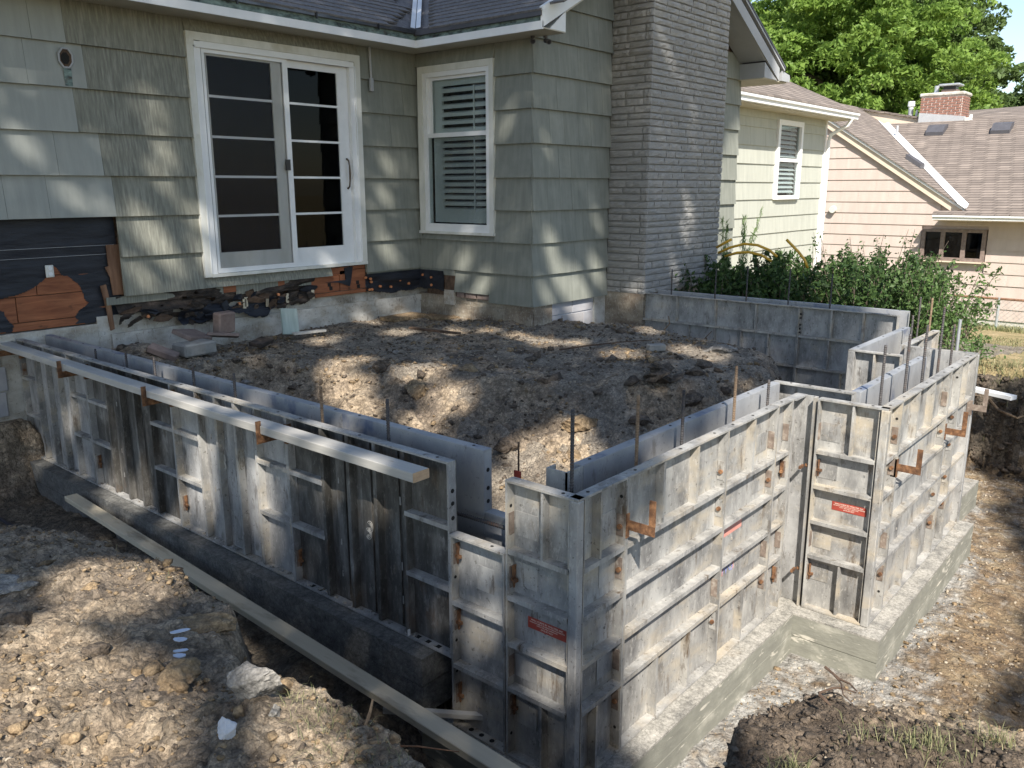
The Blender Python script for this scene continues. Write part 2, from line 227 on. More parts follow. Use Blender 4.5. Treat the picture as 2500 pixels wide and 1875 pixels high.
for q_, a_, b_, t_ in (('clay', 36, 120, .34), ('pad', 48, 150, .26), ('darksoil_shade', 38, 120, .4), ('wetclay', 30, 100, .35), ('floor', 26, 90, .14), ('rock', 30, 110, .22), ('rock_tan', 34, 120, .25), ('rock_dark', 34, 120, .3)): crumb(q_, a_, b_, .8, .012, t_)
crumb('footing', 60, 190, .25, .004, .07); crumb('footing_wet', 40, 140, .5, .006, .15)
def leafmat(name, dark, light, trans=0.35, rough=0.55):
    m, t, p = newmat(name); N = t.nodes; Lk = t.links
    a = N.new('ShaderNodeAttribute'); a.attribute_name = 'tint'
    cr = N.new('ShaderNodeValToRGB'); cr.color_ramp.elements[0].color = (*dark, 1); cr.color_ramp.elements[1].color = (*light, 1)
    Lk.new(a.outputs['Fac'], cr.inputs[0]); Lk.new(cr.outputs[0], p.inputs['Base Color']); p.inputs['Roughness'].default_value = rough
    p.inputs['Specular IOR Level'].default_value = 0.3
    tr = N.new('ShaderNodeBsdfTranslucent'); Lk.new(cr.outputs[0], tr.inputs[0]); mx = N.new('ShaderNodeMixShader'); mx.inputs[0].default_value = trans
    out = N['Material Output']; Lk.new(p.outputs[0], mx.inputs[1]); Lk.new(tr.outputs[0], mx.inputs[2]); Lk.new(mx.outputs[0], out.inputs[0])
    return m
MT['leaf_maple'] = leafmat('maple_leaf', (0.10, 0.19, 0.04), (0.28, 0.41, 0.09), 0.5)
MT['leaf_oak'] = leafmat('oak_leaf', (0.045, 0.085, 0.025), (0.15, 0.22, 0.07), 0.4)
MT['leaf_bush'] = leafmat('shrub_leaf', (0.02, 0.05, 0.015), (0.12, 0.20, 0.06), 0.3)
MT['leaf_near'] = leafmat('shade_tree_leaf', (0.03, 0.06, 0.015), (0.08, 0.13, 0.03), 0.12)
MT['weed'] = leafmat('feathery_weed', (0.12, 0.20, 0.06), (0.24, 0.34, 0.14), 0.3)
MT['grass'] = leafmat('grass_blade', (0.10, 0.125, 0.05), (0.36, 0.33, 0.18), 0.3)

def glassmat(name, alpha, tintc, rough=0.02):
    m, t, p = newmat(name); N = t.nodes; Lk = t.links
    tr = N.new('ShaderNodeBsdfTransparent'); tr.inputs[0].default_value = (*tintc, 1)
    gl = N.new('ShaderNodeBsdfGlossy'); gl.inputs['Roughness'].default_value = rough
    fr = N.new('ShaderNodeLayerWeight'); fr.inputs[0].default_value = 0.5
    pw = N.new('ShaderNodeMath'); pw.operation = 'POWER'; pw.inputs[1].default_value = 5.0; Lk.new(fr.outputs['Facing'], pw.inputs[0])
    mx = N.new('ShaderNodeMixShader'); ad = N.new('ShaderNodeMath'); ad.operation = 'MULTIPLY_ADD'; ad.inputs[1].default_value = 0.9*alpha; ad.inputs[2].default_value = 0.045*alpha
    Lk.new(pw.outputs[0], ad.inputs[0]); Lk.new(ad.outputs[0], mx.inputs[0]); Lk.new(tr.outputs[0], mx.inputs[1]); Lk.new(gl.outputs[0], mx.inputs[2])
    Lk.new(mx.outputs[0], N['Material Output'].inputs[0]); return m
MT['glass'] = glassmat('window_glass', 1.0, (0.80, 0.84, 0.84))
MT['darkglass'] = glassmat('dark_door_glass', 0.35, (0.22, 0.25, 0.30))
def screenmat(k=0.45):
    m, t, p = newmat('insect_screen'); N = t.nodes; Lk = t.links
    p.inputs['Base Color'].default_value = (0.035, 0.035, 0.045, 1); p.inputs['Roughness'].default_value = 0.7
    tr = N.new('ShaderNodeBsdfTransparent'); mx = N.new('ShaderNodeMixShader'); mx.inputs[0].default_value = k
    Lk.new(tr.outputs[0], mx.inputs[1]); Lk.new(p.outputs[0], mx.inputs[2]); Lk.new(mx.outputs[0], N['Material Output'].inputs[0]); return m
MT['screen'] = screenmat()
MT['screen_light'] = screenmat(0.10); MT['screen_door'] = screenmat(0.14)

# ------------------------------------------------------------------ mesh builder
class MB:
    def __init__(s): s.v = []; s.f = []
    def add(s, vs, fs):
        o = len(s.v); s.v += [tuple(p) for p in vs]; s.f += [tuple(i+o for i in f) for f in fs]; return s
    def box(s, x0, x1, y0, y1, z0, z1):
        if x0 > x1: x0, x1 = x1, x0
        if y0 > y1: y0, y1 = y1, y0
        if z0 > z1: z0, z1 = z1, z0
        return s.hexa([(x0, y0, z0), (x1, y0, z0), (x1, y1, z0), (x0, y1, z0), (x0, y0, z1), (x1, y0, z1), (x1, y1, z1), (x0, y1, z1)])
    def hexa(s, p):
        return s.add(p, [(3, 2, 1, 0), (4, 5, 6, 7), (0, 1, 5, 4), (1, 2, 6, 5), (2, 3, 7, 6), (3, 0, 4, 7)])
    def bevbox(s, x0, x1, y0, y1, z0, z1, b=0.006):
        xs = sorted((x0, x1)); ys = sorted((y0, y1)); zs = sorted((z0, z1)); vs = []; idx = {}
        for i in (0, 1):
            for j in (0, 1):
                for k in (0, 1):
                    for ax in range(3):
                        p = [xs[i], ys[j], zs[k]]
                        for q in range(3):
                            if q != ax: p[q] += b*(1 if (i, j, k)[q] == 0 else -1)
                        idx[(i, j, k, ax)] = len(vs); vs.append(p)
        fs = []
        def quad(a): fs.append(a)
        for ax in range(3):
            o = [q for q in range(3) if q != ax]
            for sd_ in (0, 1):
                c = []
                for a, b2 in ((0, 0), (1, 0), (1, 1), (0, 1)):
                    t = [0, 0, 0]; t[ax] = sd_; t[o[0]] = a; t[o[1]] = b2; c.append(idx[(*t, ax)])
                fs.append(tuple(c) if (sd_ == 1) == (ax != 1) else tuple(reversed(c)))
        for ax in range(3):
            o = [q for q in range(3) if q != ax]
            for a in (0, 1):
                for b2 in (0, 1):
                    def t(v):
                        u = [0, 0, 0]; u[ax] = v; u[o[0]] = a; u[o[1]] = b2; return u
                    fs.append((idx[(*t(0), o[0])], idx[(*t(1), o[0])], idx[(*t(1), o[1])], idx[(*t(0), o[1])]))
        for i in (0, 1):
            for j in (0, 1):
                for k in (0, 1): fs.append((idx[(i, j, k, 0)], idx[(i, j, k, 1)], idx[(i, j, k, 2)]))
        return s.add(vs, fs)
    def prism(s, poly, ext):
        """poly: list of 3D points (planar); ext: extrusion vector"""
        n = len(poly); e = Vector(ext); a = [Vector(p) for p in poly]; b = [p+e for p in a]
        fs = [tuple(range(n-1, -1, -1)), tuple(range(n, 2*n))]+[(i, (i+1) % n, n+(i+1) % n, n+i) for i in range(n)]
        return s.add([tuple(p) for p in a+b], fs)
    def tube(s, pts, r, n=8, cap=True):
        pts = [Vector(p) for p in pts]; rs = r if isinstance(r, (list, tuple)) else [r]*len(pts); o = len(s.v)
        up = None
        for i, p in enumerate(pts):
            d = (pts[min(i+1, len(pts)-1)]-pts[max(i-1, 0)]).normalized()
            if up is None: up = Vector((0, 0, 1)) if abs(d.z) < 0.9 else Vector((1, 0, 0))
            a = d.cross(up).normalized(); b = a.cross(d).normalized(); up = b
            for k in range(n):
                t = 2*math.pi*k/n; s.v.append(tuple(p+(a*math.cos(t)+b*math.sin(t))*rs[i]))
        for i in range(len(pts)-1):
            for k in range(n): s.f.append((o+i*n+k, o+i*n+(k+1) % n, o+(i+1)*n+(k+1) % n, o+(i+1)*n+k))
        if cap:
            s.f.append(tuple(o+k for k in range(n-1, -1, -1))); q = o+(len(pts)-1)*n; s.f.append(tuple(q+k for k in range(n)))
        return s
    def build(s, name, mat, parent=None, root=None, smooth=False, **props):
        """verts are in world metres; parent's chain root location is subtracted"""
        off = Vector((0, 0, 0))
        q = parent
        while q is not None: off += q.location; q = q.parent
        me = bpy.data.meshes.new(name); me.from_pydata([(v[0]-off.x, v[1]-off.y, v[2]-off.z) for v in s.v], [], s.f)
        me.materials.append(MT[mat] if isinstance(mat, str) else mat)
        if smooth: me.polygons.foreach_set('use_smooth', [True]*len(me.polygons))
        me.update()
        o = bpy.data.objects.new(name, me); COL.objects.link(o)
        if parent is not None: o.parent = parent
        if name in ('bolt_hole', 'stem', 'weld_bead', 'nail_hole', 'cap_nail', 'deformation'): o['kind'] = 'stuff'
        for k, v in props.items(): o[k] = v
        return o
def thing(name, label, cat, loc, group=None):
    o = bpy.data.objects.new(name, None); o.empty_display_size = 0.1; COL.objects.link(o); o.location = loc
    o['label'] = label; o['category'] = cat
    if group: o['group'] = group
    return o
def place_mesh(name, me, parent, loc, rot=(0, 0, 0), sc=(1, 1, 1)):
    off = Vector((0, 0, 0)); q = parent
    while q is not None: off += q.location; q = q.parent
    o = bpy.data.objects.new(name, me); COL.objects.link(o); o.location = Vector(loc)-off; o.rotation_euler = rot; o.scale = sc
    if parent is not None: o.parent = parent
    return o
def mesh_np(name, V, F, mat, tint=None):
    """V (n,3), F (m,k) numpy"""
    me = bpy.data.meshes.new(name); m, k = F.shape
    me.vertices.add(len(V)); me.vertices.foreach_set('co', V.astype(np.float32).ravel())
    me.loops.add(m*k); me.loops.foreach_set('vertex_index', F.astype(np.int32).ravel())
    me.polygons.add(m); me.polygons.foreach_set('loop_start', (np.arange(m)*k).astype(np.int32))
    me.update(calc_edges=True)
    if tint is not None:
        a = me.attributes.new('tint', 'FLOAT', 'FACE'); a.data.foreach_set('value', tint.astype(np.float32))
    me.materials.append(MT[mat]); return me
def link_mesh(name, me, parent=None, **props):
    o = bpy.data.objects.new(name, me); COL.objects.link(o)
    if parent is not None:
        off = Vector((0, 0, 0)); q = parent
        while q is not None: off += q.location; q = q.parent
        o.location = -off; o.parent = parent
    for k, v in props.items(): o[k] = v
    return o

# ------------------------------------------------------------------ ground
def sdf(poly, x, y):
    P = np.array(poly); n = len(P); d = np.full(x.shape, 1e9); ins = np.zeros(x.shape, bool)
    for i in range(n):
        a = P[i]; b = P[(i+1) % n]; e = b-a
        t = np.clip(((x-a[0])*e[0]+(y-a[1])*e[1])/(e@e), 0, 1)
        d = np.minimum(d, np.hypot(x-a[0]-t*e[0], y-a[1]-t*e[1]))
        c = ((a[1] > y) != (b[1] > y)) & (x < (b[0]-a[0])*(y-a[1])/(b[1]-a[1]+1e-12)+a[0]); ins ^= c
    return np.where(ins, -d, d)
SPOIL = [(-4.5, 4.25), (1.2, 4.3), (1.34, 4.3), (1.49, 3.95), (1.56, 3.5), (1.55, 3.15), (1.50, 2.75), (1.37, 2.5), (1.30, 2.30), (1.36, 2.15), (1.43, 2.0), (1.43, 1.72),
         (1.33, 1.42), (1.40, 1.2), (1.6, 1.0), (1.92, 0.84), (2.15, 0.88), (2.40, 0.78), (2.47, 0.62), (2.56, 0.45), (2.64, 0.22), (2.9, -0.2), (3.6, -0.8), (5, -1.1), (9.2, -1.2), (16, -1.2), (16, -6), (-4.5, -6)]
BACK = [(9.15, -1.3), (9.2, 0.6), (9.28, 1.95), (8.98, 2.35), (8.98, 5.3), (8.5, 5.6), (8.5, 10), (16, 10), (16, -1.3)]
HOUSEBANK = [(-4.5, 7.33), (2.52, 7.36), (2.56, 10), (-4.5, 10)]
PAD = [(2.7, 8), (2.95, 7.3), (3.1, 6.75), (3.6, 6.55), (4.1, 6.4), (4.45, 5.95), (4.6, 5.5), (4.75, 5.0), (4.9, 4.4), (5.0, 4.0), (5.3, 3.55), (5.9, 3.1), (6.7, 2.95), (7.15, 3.0), (7.4, 3.4), (7.55, 4.1), (7.9, 4.8), (8.5, 5.1), (8.5, 8)]
def sstep(a, b, x):
    t = np.clip((x-a)/(b-a), 0, 1); return t*t*(3-2*t)
def lawn_top(x, y):
    z = -0.52-0.117*np.clip(x-9.2, 0, 14.5)
    return z
def height(x, y):
    x = np.asarray(x, float); y = np.asarray(y, float)
    n1 = fbm(x, y, 1.7, 4); n2 = fbm(x+9, y, 9, 4, 0.6); n3 = fbm(x, y+5, 5, 3)
    left = sstep(2.95, 2.35, y)
    floor = np.where(x < 2.62, -1.24-0.34*left, -1.57)
    floor = floor-0.06*sstep(1.2, 0.3, y)*(x > 2.6)+0.05*n1+0.025*n2
    floor = floor+0.03*np.exp(-((x-2.35)/0.2)**2)*(y > 2.7)
    inside = (x > 2.7) & (y > 1.9)
    floor = np.where(inside, -1.3+0.05*n1, floor)
    zone = np.zeros(x.shape, int)
    h = floor
    # front spoil / lawn behind the photographer
    d = sdf(SPOIL, x, y)+0.07*n3+0.04*n2-0.04
    n4 = np.abs(fbm(x+3, y, 22, 3, .6)); top = -0.335+0.05*n1+0.05*n2-0.035*n4+0.05*np.exp(-((x-1.2)**2+(y-1.95)**2)/0.05)
    top = top-0.06*sstep(0, -0.5, -d)*0-0.05*sstep(-0.3, 0.02, d)
    t = sstep(0.16, -0.02, d); hs = h+(top-h)*t
    zone = np.where(t > 0.04, 1, zone); h = hs
    d = sdf(BACK, x, y)+0.12*n3+0.08*n2
    top = lawn_top(x, y)+0.04*n1+0.02*n2-0.10*sstep(-0.25, 0.0, d)
    t = sstep(0.22, -0.02, d); h = h+(top-h)*t; zone = np.where(t > 0.97, 4, np.where(t > 0.04, 3, zone))
    d = sdf(HOUSEBANK, x, y)+0.05*n3+0.05*n2; t = sstep(0.3, -0.02, d); h = h+(-0.66-h)*t; zone = np.where(t > 0.04, 5, zone)
    d = sdf(PAD, x, y)+0.22*n1+0.05*n3
    dd = np.maximum(d, 0); slope = 0.42+1.7*sstep(6.6, 7.4, x)*sstep(4.6, 3.8, y)
    top = -0.27-0.26*sstep(7.6, 8.45, x)+0.05*n1+0.02*n2+0.03*n3-0.02*np.abs(fbm(x+3, y, 18, 3, .6))+0.16*np.exp(-((x-3.35)**2+(y-7.05)**2)/0.12)+0.10*np.exp(-((x-5.5)**2+(y-3.3)**2)/0.10)
    hp = top-slope*dd-0.06*sstep(0.0, 0.16, dd+.10*n3)+(0.05*n2+0.08*n3)*sstep(0, .2, dd)
    m = inside & (hp > h); h = np.where(m, hp, h); zone = np.where(inside, 2, zone); zone = np.where(inside & (dd > .03+.25*n3) & (dd < .75+.4*n3) & (n1 > -.22) & (x < 6.6), 8, zone)
    return h, zone
def H1(x, y): return float(height(np.array([x]), np.array([y]))[0][0])
def lines(segs):
    out = []
    for a, b, st in segs: out += list(np.arange(a, b-1e-9, st))
    out.append(segs[-1][1]); return np.array(out)
gx = lines([(-4.5, 0.3, 0.12), (0.3, 3.1, 0.015), (3.1, 8.6, 0.025), (8.6, 9.8, 0.03), (9.8, 14, 0.1)])
gy = lines([(-5, -0.6, 0.15), (-0.6, 0.2, 0.04), (0.2, 4.6, 0.016), (4.6, 7.5, 0.03), (7.5, 9.0, 0.1)])
GX, GY = np.meshgrid(gx, gy, indexing='ij'); GH, GZ = height(GX, GY)
nx, ny = GX.shape
V = np.stack([GX.ravel(), GY.ravel(), GH.ravel()], 1)
idx = np.arange(nx*ny).reshape(nx, ny)
Q = np.stack([idx[:-1, :-1].ravel(), idx[1:, :-1].ravel(), idx[1:, 1:].ravel(), idx[:-1, 1:].ravel()], 1)
zq = GZ[:-1, :-1].ravel()
cx = GX[:-1, :-1].ravel(); cy = GY[:-1, :-1].ravel()
zq = np.where((zq == 0) & (cx < 2.45) & (cy > 2.1), 6, zq)
_dk = (zq == 1) & (cx > 1.6+.12*vnoise(cx, cy, 5)) & (cx < 2.42+.25*vnoise(cx, cy, 3)+.2*(cy-.5)); zq = np.where(_dk, 7, zq)  # dark soil zone drawn over the shaded part of the right mound
FOOT = [(2.44, 7.4), (2.44, 2.62), (2.44, 1.71), (4.64, 1.71), (4.64, 1.21), (6.85, 1.21), (6.85, 1.7), (8.0, 1.42)]
for zid, nm, mt in ((0, 'trench_floor', 'floor'), (1, 'spoil_ground', 'clay'), (2, 'dirt_pad', 'pad'), (3, 'excavation_bank', 'wetclay'), (4, 'lawn', 'lawn'), (5, 'soil_bank', 'clay'), (6, 'trench_bottom', 'wetclay'), (7, 'topsoil', 'darksoil_shade'), (8, 'dirt_pad_slope', 'clay')):
    q = Q[zq == zid]; u, inv = np.unique(q, return_inverse=True)
    me = mesh_np(nm, V[u], inv.reshape(q.shape), mt)
    if zid == 0:
        P = V[u]; dm = np.full(len(P), 9.0)
        for a, b in zip(FOOT[1:-1], FOOT[2:]):
            a = np.array(a); b = np.array(b); e = b-a; t = np.clip(((P[:, :2]-a)@e)/(e@e), 0, 1); dm = np.minimum(dm, np.hypot(*(P[:, :2]-a-t[:, None]*e).T))
        dust = np.clip(1.0-dm/(0.42-0.22*(P[:, 0] > 4.9)), 0, 1)
        dust = np.maximum(dust, np.clip(1.2-np.hypot(P[:, 0]-3.9, P[:, 1]-1.35)/0.8, 0, 1))
        at = me.attributes.new('dust', 'FLOAT', 'POINT'); at.data.foreach_set('value', dust.astype(np.float32))
    me.polygons.foreach_set('use_smooth', [True]*len(me.polygons))
    link_mesh(nm, me, kind='structure')
# far ground sheet reaching the horizon, with the near rectangle left out
fx = np.array([-300, -120, -60, -30, -15, -4.5, 0, 5, 10, 14, 17, 20, 21.3, 22.2, 24, 30, 45, 80, 150, 350], float)
fy = np.array([-300, -120, -60, -30, -15, -5, 0, 4.5, 9, 15, 30, 60, 120, 300], float)
FX, FY = np.meshgrid(fx, fy, indexing='ij'); FH = np.where(FX < 9.2, -0.36, lawn_top(FX, FY))
Vf = np.stack([FX.ravel(), FY.ravel(), FH.ravel()-0.02], 1); ix = np.arange(FX.size).reshape(FX.shape); quads = []; greens = []
for i in range(len(fx)-1):
    for j in range(len(fy)-1):
        if fx[i] >= -4.5 and fx[i+1] <= 14 and fy[j] >= -5 and fy[j+1] <= 9: continue
        (greens if 21.3 <= fx[i] < 24 else quads).append((ix[i, j], ix[i+1, j], ix[i+1, j+1], ix[i, j+1]))
for nm, qs, mt in (('lawn', quads, 'lawn'), ('grass_strip', greens, 'lawn_green')):
    qs = np.array(qs); u, inv = np.unique(qs, return_inverse=True)
    link_mesh(nm, mesh_np(nm, Vf[u], inv.reshape(qs.shape), mt), kind='structure')

# ------------------------------------------------------------------ stones and clods
ico_v = []; ph = (1+5**0.5)/2
for a in (-1, 1):
    for b in (-ph, ph): ico_v += [(a, b, 0), (0, a, b), (b, 0, a)]
ico_v = np.array(ico_v)/np.linalg.norm(ico_v[0])
from itertools import combinations
_el = min(np.linalg.norm(ico_v[i]-ico_v[j]) for i, j in combinations(range(12), 2))*1.01
ico_f = [t for t in combinations(range(12), 3) if all(np.linalg.norm(ico_v[a]-ico_v[b]) < _el for a, b in combinations(t, 2))]
ico_f = np.array([t if np.dot(np.cross(ico_v[t[1]]-ico_v[t[0]], ico_v[t[2]]-ico_v[t[0]]), ico_v[t[0]]) > 0 else (t[0], t[2], t[1]) for t in ico_f])
def scatter(name, pts, sizes, mat, squash=0.65, label='', cat='', sink=0.25):
    n = len(pts); d = ico_v[None]*(1+0.95*(rng.random((n, 12, 1))-0.5))
    s = sizes[:, None, None]*np.stack([0.7+0.6*rng.random(n), 0.7+0.6*rng.random(n), squash*(0.7+0.6*rng.random(n))], 1)[:, None, :]
    d = d*s; a = rng.random(n)*6.28; c, sn = np.cos(a)[:, None], np.sin(a)[:, None]
    X = d[..., 0]*c-d[..., 1]*sn; Y = d[..., 0]*sn+d[..., 1]*c; tl = (rng.random(n)-0.5)[:, None]*0.9
    Z = d[..., 2]+X*tl
    V = np.stack([X, Y, Z], -1)+pts[:, None, :]; V[..., 2] += (sizes*(0.5-sink))[:, None]
    F = (ico_f[None]+(np.arange(n)*12)[:, None, None]).reshape(-1, 3)
    link_mesh(name, mesh_np(name, V.reshape(-1, 3), F, mat), kind='stuff', label=label, category=cat)
def sample(n, x0, x1, y0, y1, cond, zones, clump=0.0):
    x = x0+(x1-x0)*rng.random(n); y = y0+(y1-y0)*rng.random(n); h, z = height(x, y); k = np.isin(z, zones) & cond(x, y)
    if clump: k &= (fbm(x, y, 1.6, 3)+0.5*rng.random(n)-0.25 > clump-0.5)
    return np.stack([x[k], y[k], h[k]], 1)
def psize(n, lo, hi, p=3.0): return lo+(hi-lo)*rng.random(n)**p
p = sample(18000, 0.3, 2.7, 0.2, 4.4, lambda x, y: (x+y > 1.2) & ~((x > 1.65) & (x < 2.4)), [1], 0.45); scatter('clay_clods', p, psize(len(p), 0.002, 0.013, 5.0), 'rock_tan', label='crumbly tan clay clods covering the spoil heap in front', cat='soil clods')
p = sample(700, 0.3, 1.7, 0.2, 4.3, lambda x, y: x+y > 1.4, [1], 0.5); scatter('clay_chunks', p, psize(len(p), 0.008, 0.034, 2.2), 'rock_tan', label='broken clay chunks half sunk in the front spoil heap', cat='clay chunks', sink=.45)
p = sample(260, 2.9, 7.6, 2.4, 7.2, lambda x, y: x > 2.95, [2, 8]); scatter('pad_chunks', p, psize(len(p), 0.015, 0.06, 2.5), 'rock_dark', label='broken soil chunks half sunk in the dirt pad', cat='soil chunks', sink=.45)
p = sample(1300, 0.3, 2.7, 0.2, 4.4, lambda x, y: x+y > 1.2, [1]); scatter('pale_pebbles', p, psize(len(p), 0.002, 0.010, 4), 'pebble', label='pale limestone pebbles strewn over the front spoil heap', cat='pebbles')
p = sample(9000, 0.3, 2.9, 0.2, 4.4, lambda x, y: x+y > 1.2, [1], 0.6); q_ = sample(3500, 1.65, 2.45, 0.2, 1.1, lambda x, y: x > 0, [1]); p = np.concatenate([p, q_]); scatter('dark_clods', p, psize(len(p), 0.002, 0.014, 4.5), 'rock_dark', label='dark brown soil clods mixed into the front spoil heap', cat='soil clods')
p = sample(10000, 2.8, 8.4, 2.2, 7.4, lambda x, y: x > 2.85, [2, 8]); scatter('pad_clods', p, psize(len(p), 0.003, 0.018, 5), 'rock_dark', label='dark soil crumbs over the dirt pad inside the forms', cat='soil clods')
p = sample(11000, 2.8, 8.4, 2.2, 7.4, lambda x, y: x > 2.85, [2, 8]); scatter('pad_gravel', p, psize(len(p), 0.002, 0.011, 4), 'pebble', label='pale gravel scattered over the dirt pad inside the forms', cat='gravel')
p = sample(8000, 2.8, 8.4, 2.2, 7.4, lambda x, y: x > 2.85, [2, 8], 0.55); scatter('pad_clay_clods', p, psize(len(p), 0.004, 0.026, 4), 'rock_tan', label='tan clay lumps over the dirt pad inside the forms', cat='soil clods')
p = sample(5000, 2.6, 9.2, -0.6, 2.0, lambda x, y: ~((x < 4.6) & (y > 1.7)) & ~((x > 4.6) & (y > 1.2) & (x < 6.9)), [0]); scatter('trench_gravel', p, psize(len(p), 0.003, 0.012, 4.5), 'pebble', label='concrete crumbs and gravel on the trench floor outside the right forms', cat='gravel')
p = sample(700, 2.6, 7.2, 0.9, 2.0, lambda x, y: ~((x < 4.6) & (y > 1.7)) & ~((x > 4.6) & (y > 1.2) & (x < 6.9)), [0]); scatter('cement_crumbs', p, psize(len(p), 0.003, 0.016, 5), 'pebble', label='pale cement crumbs along the foot of the right footing', cat='cement crumbs')
p = sample(12000, 2.6, 9.2, -0.6, 2.0, lambda x, y: y < 1.7, [0], 0.5); scatter('trench_clods', p, psize(len(p), 0.003, 0.020, 6.0), 'rock_tan', label='tan clods on the trench floor outside the right forms', cat='soil clods')
p = sample(6000, 1.5, 2.45, 2.3, 7.4, lambda x, y: x < 2.43, [6]); scatter('trench_crumbs', p, psize(len(p), 0.005, 0.028, 3), 'rock_dark', label='damp dark crumbs in the trench beside the left forms', cat='soil clods')
p = sample(9000, 8.6, 10.2, -0.5, 2.6, lambda x, y: y < 2.6, [3]); scatter('bank_clods', p, psize(len(p), 0.01, 0.05, 3), 'rock_dark', label='lumpy soil clods on the cut bank under the lawn edge', cat='soil clods')

import bmesh
def rock(label, loc, size, mat='rock', cat='rock', seed=0, rot=0.0, flatness=0.6, group=None, sub=4, name='rock', parts=None):
    r = random.Random(seed); bm = bmesh.new(); bmesh.ops.create_icosphere(bm, subdivisions=sub, radius=1.0)
    planes = []
    for k in range(17):
        a = Vector((r.uniform(-1, 1), r.uniform(-1, 1), r.uniform(-1, 1))).normalized(); planes.append((a, r.uniform(0.50, 0.86)))
    for v in bm.verts:
        for a, dd in planes:
            q = v.co.dot(a)
            if q > dd: v.co -= a*(q-dd)
        q3 = v.co; n = float(vnoise(q3.x*3+seed, q3.y*3+q3.z*2.3, 1.0)); n2_ = float(vnoise(q3.x*8+q3.z*7+seed, q3.y*9-q3.z*4, 1.0)); v.co *= 1+0.22*n+0.14*n2_
    sx, sy, sz = size; c, sn = math.cos(rot), math.sin(rot)
    for v in bm.verts:
        x, y, z = v.co.x*sx, v.co.y*sy, v.co.z*sz; v.co = Vector((x*c-y*sn, x*sn+y*c, z))
    me = bpy.data.meshes.new(name); bm.to_mesh(me); bm.free(); me.materials.append(MT[mat])
    o = bpy.data.objects.new(name, me); COL.objects.link(o); o.location = loc; o['label'] = label; o['category'] = cat
    if group: o['group'] = group
    return o
def on(x, y, dz=0.0): return (x, y, H1(x, y)+dz)
rock('large weathered grey brown rock on the spoil heap left of the dry grass', on(1.21, 2.04, 0.035), (0.092, 0.058, 0.070), 'rock', seed=4, rot=-0.75)
rock('bright white stone lying on the brown clods near the photo bottom', on(1.066, 1.945, 0.026), (0.034, 0.030, 0.038), 'whiterock', seed=9, rot=0.3)
rock('long flat purple tan slab of rock on the spoil crest beside the plank', on(1.40, 2.70, 0.0), (0.16, 0.085, 0.06), 'rock_tan', seed=12, rot=-0.72)
rock('flat grey slab of rock at the left photo edge', on(1.06, 3.50, 0.0), (0.17, 0.10, 0.03), 'rock', seed=15, rot=-0.9)
rock('rounded tan clay boulder below the blue paint flakes', on(1.154, 2.40, 0.025), (0.078, 0.062, 0.052), 'rock_tan', seed=21)
rock('dark rounded soil lump near the left photo edge', on(0.98, 3.20, 0.0), (0.09, 0.07, 0.045), 'rock_dark', seed=23)
rock('brown soil lump between the two pale pebble patches', on(1.06, 2.78, -.005), (0.08, 0.06, 0.038), 'rock_dark', seed=25)
rock('cracked tan clay lump at the spoil crest lit by sun above the dry roots', on(1.36, 2.09, 0.005), (0.045, 0.035, 0.04), 'rock_tan', seed=27)
rock('small grey stone tucked against the large weathered rock', on(1.21, 1.935, 0.008), (0.026, 0.02, 0.028), 'rock', seed=29)
rock('round clay clod left of the cracked boulder', on(1.10, 2.55, 0.0), (0.05, 0.045, 0.032), 'rock_tan', seed=31)
for i, (x, y, dx, dy, r_) in enumerate(((1.29, 2.625, .035, .012, .4), (1.27, 2.585, .028, .014, -.2), (1.25, 2.55, .024, .011, .2), (1.225, 2.51, .026, .014, .0))):
    nm = ('topmost blue white paint flake of the four on the dirt', 'second blue white paint flake from the top on the dirt', 'third blue white paint flake from the top on the dirt', 'lowest blue white paint flake of the four on the dirt')[i]
    pts = []; rr = random.Random(i)
    for k in range(9):
        a = 2*math.pi*k/9; q = rr.uniform(0.75, 1.1); px, py = dx*math.cos(a)*q, dy*math.sin(a)*q
        pts.append((x+px*math.cos(-0.86+r_)-py*math.sin(-0.86+r_), y+px*math.sin(-0.86+r_)+py*math.cos(-0.86+r_), H1(x, y)+0.022))
    o = MB().prism(pts, (0, 0, 0.003)).build('paint_flake', 'paintchip', label=nm, category='paint flake', group='blue white paint flakes on the spoil heap')
rock('long tan and dark split clay lump on the pad in front of the others', on(4.87, 3.45, 0.03), (0.17, 0.10, 0.07), 'rock_tan', seed=41, rot=-0.6)
for k_, (dx, dy, dz, a_, b_, c_) in enumerate(((0, 0, .03, .17, .12, .05), (.06, .02, .075, .13, .09, .028), (-.07, -.03, .07, .11, .09, .024), (.02, .05, .12, .09, .07, .022), (-.02, 0, .155, .055, .045, .02), (.14, -.05, .02, .10, .08, .03))):
    o = rock(('broad bottom flake of the jagged dark heap on the pad', 'right middle flake of the jagged dark heap on the pad', 'left middle flake of the jagged dark heap on the pad', 'upper flake of the jagged dark heap on the pad', 'small topmost flake of the jagged dark heap on the pad', 'detached flake lying right of the jagged dark heap on the pad')[k_], (5.5+dx, 3.2+dy, H1(5.5, 3.2)+dz), (a_, b_, c_), 'rock_dark', seed=430+k_, rot=k_*1.1, group='flaky clay slabs of the jagged heap', cat='soil lump', name='clay_flake', sub=3); o.rotation_euler = (.35*math.sin(k_*2.1), .35*math.cos(k_*1.7), 0)
rock('dark flaky clod at the foot of the tallest soil lump', on(5.62, 2.98, 0.02), (0.13, 0.10, 0.08), 'rock_dark', seed=44)
rock('flat grey rock slab at the right end of the pad', on(6.92, 3.42, 0.03), (0.20, 0.12, 0.05), 'rock', seed=45, rot=-0.5)
rock('sunlit tan boulder at the brow of the near pad slope', on(4.55, 4.85, 0.03), (0.14, 0.13, 0.08), 'rock_tan', seed=46)
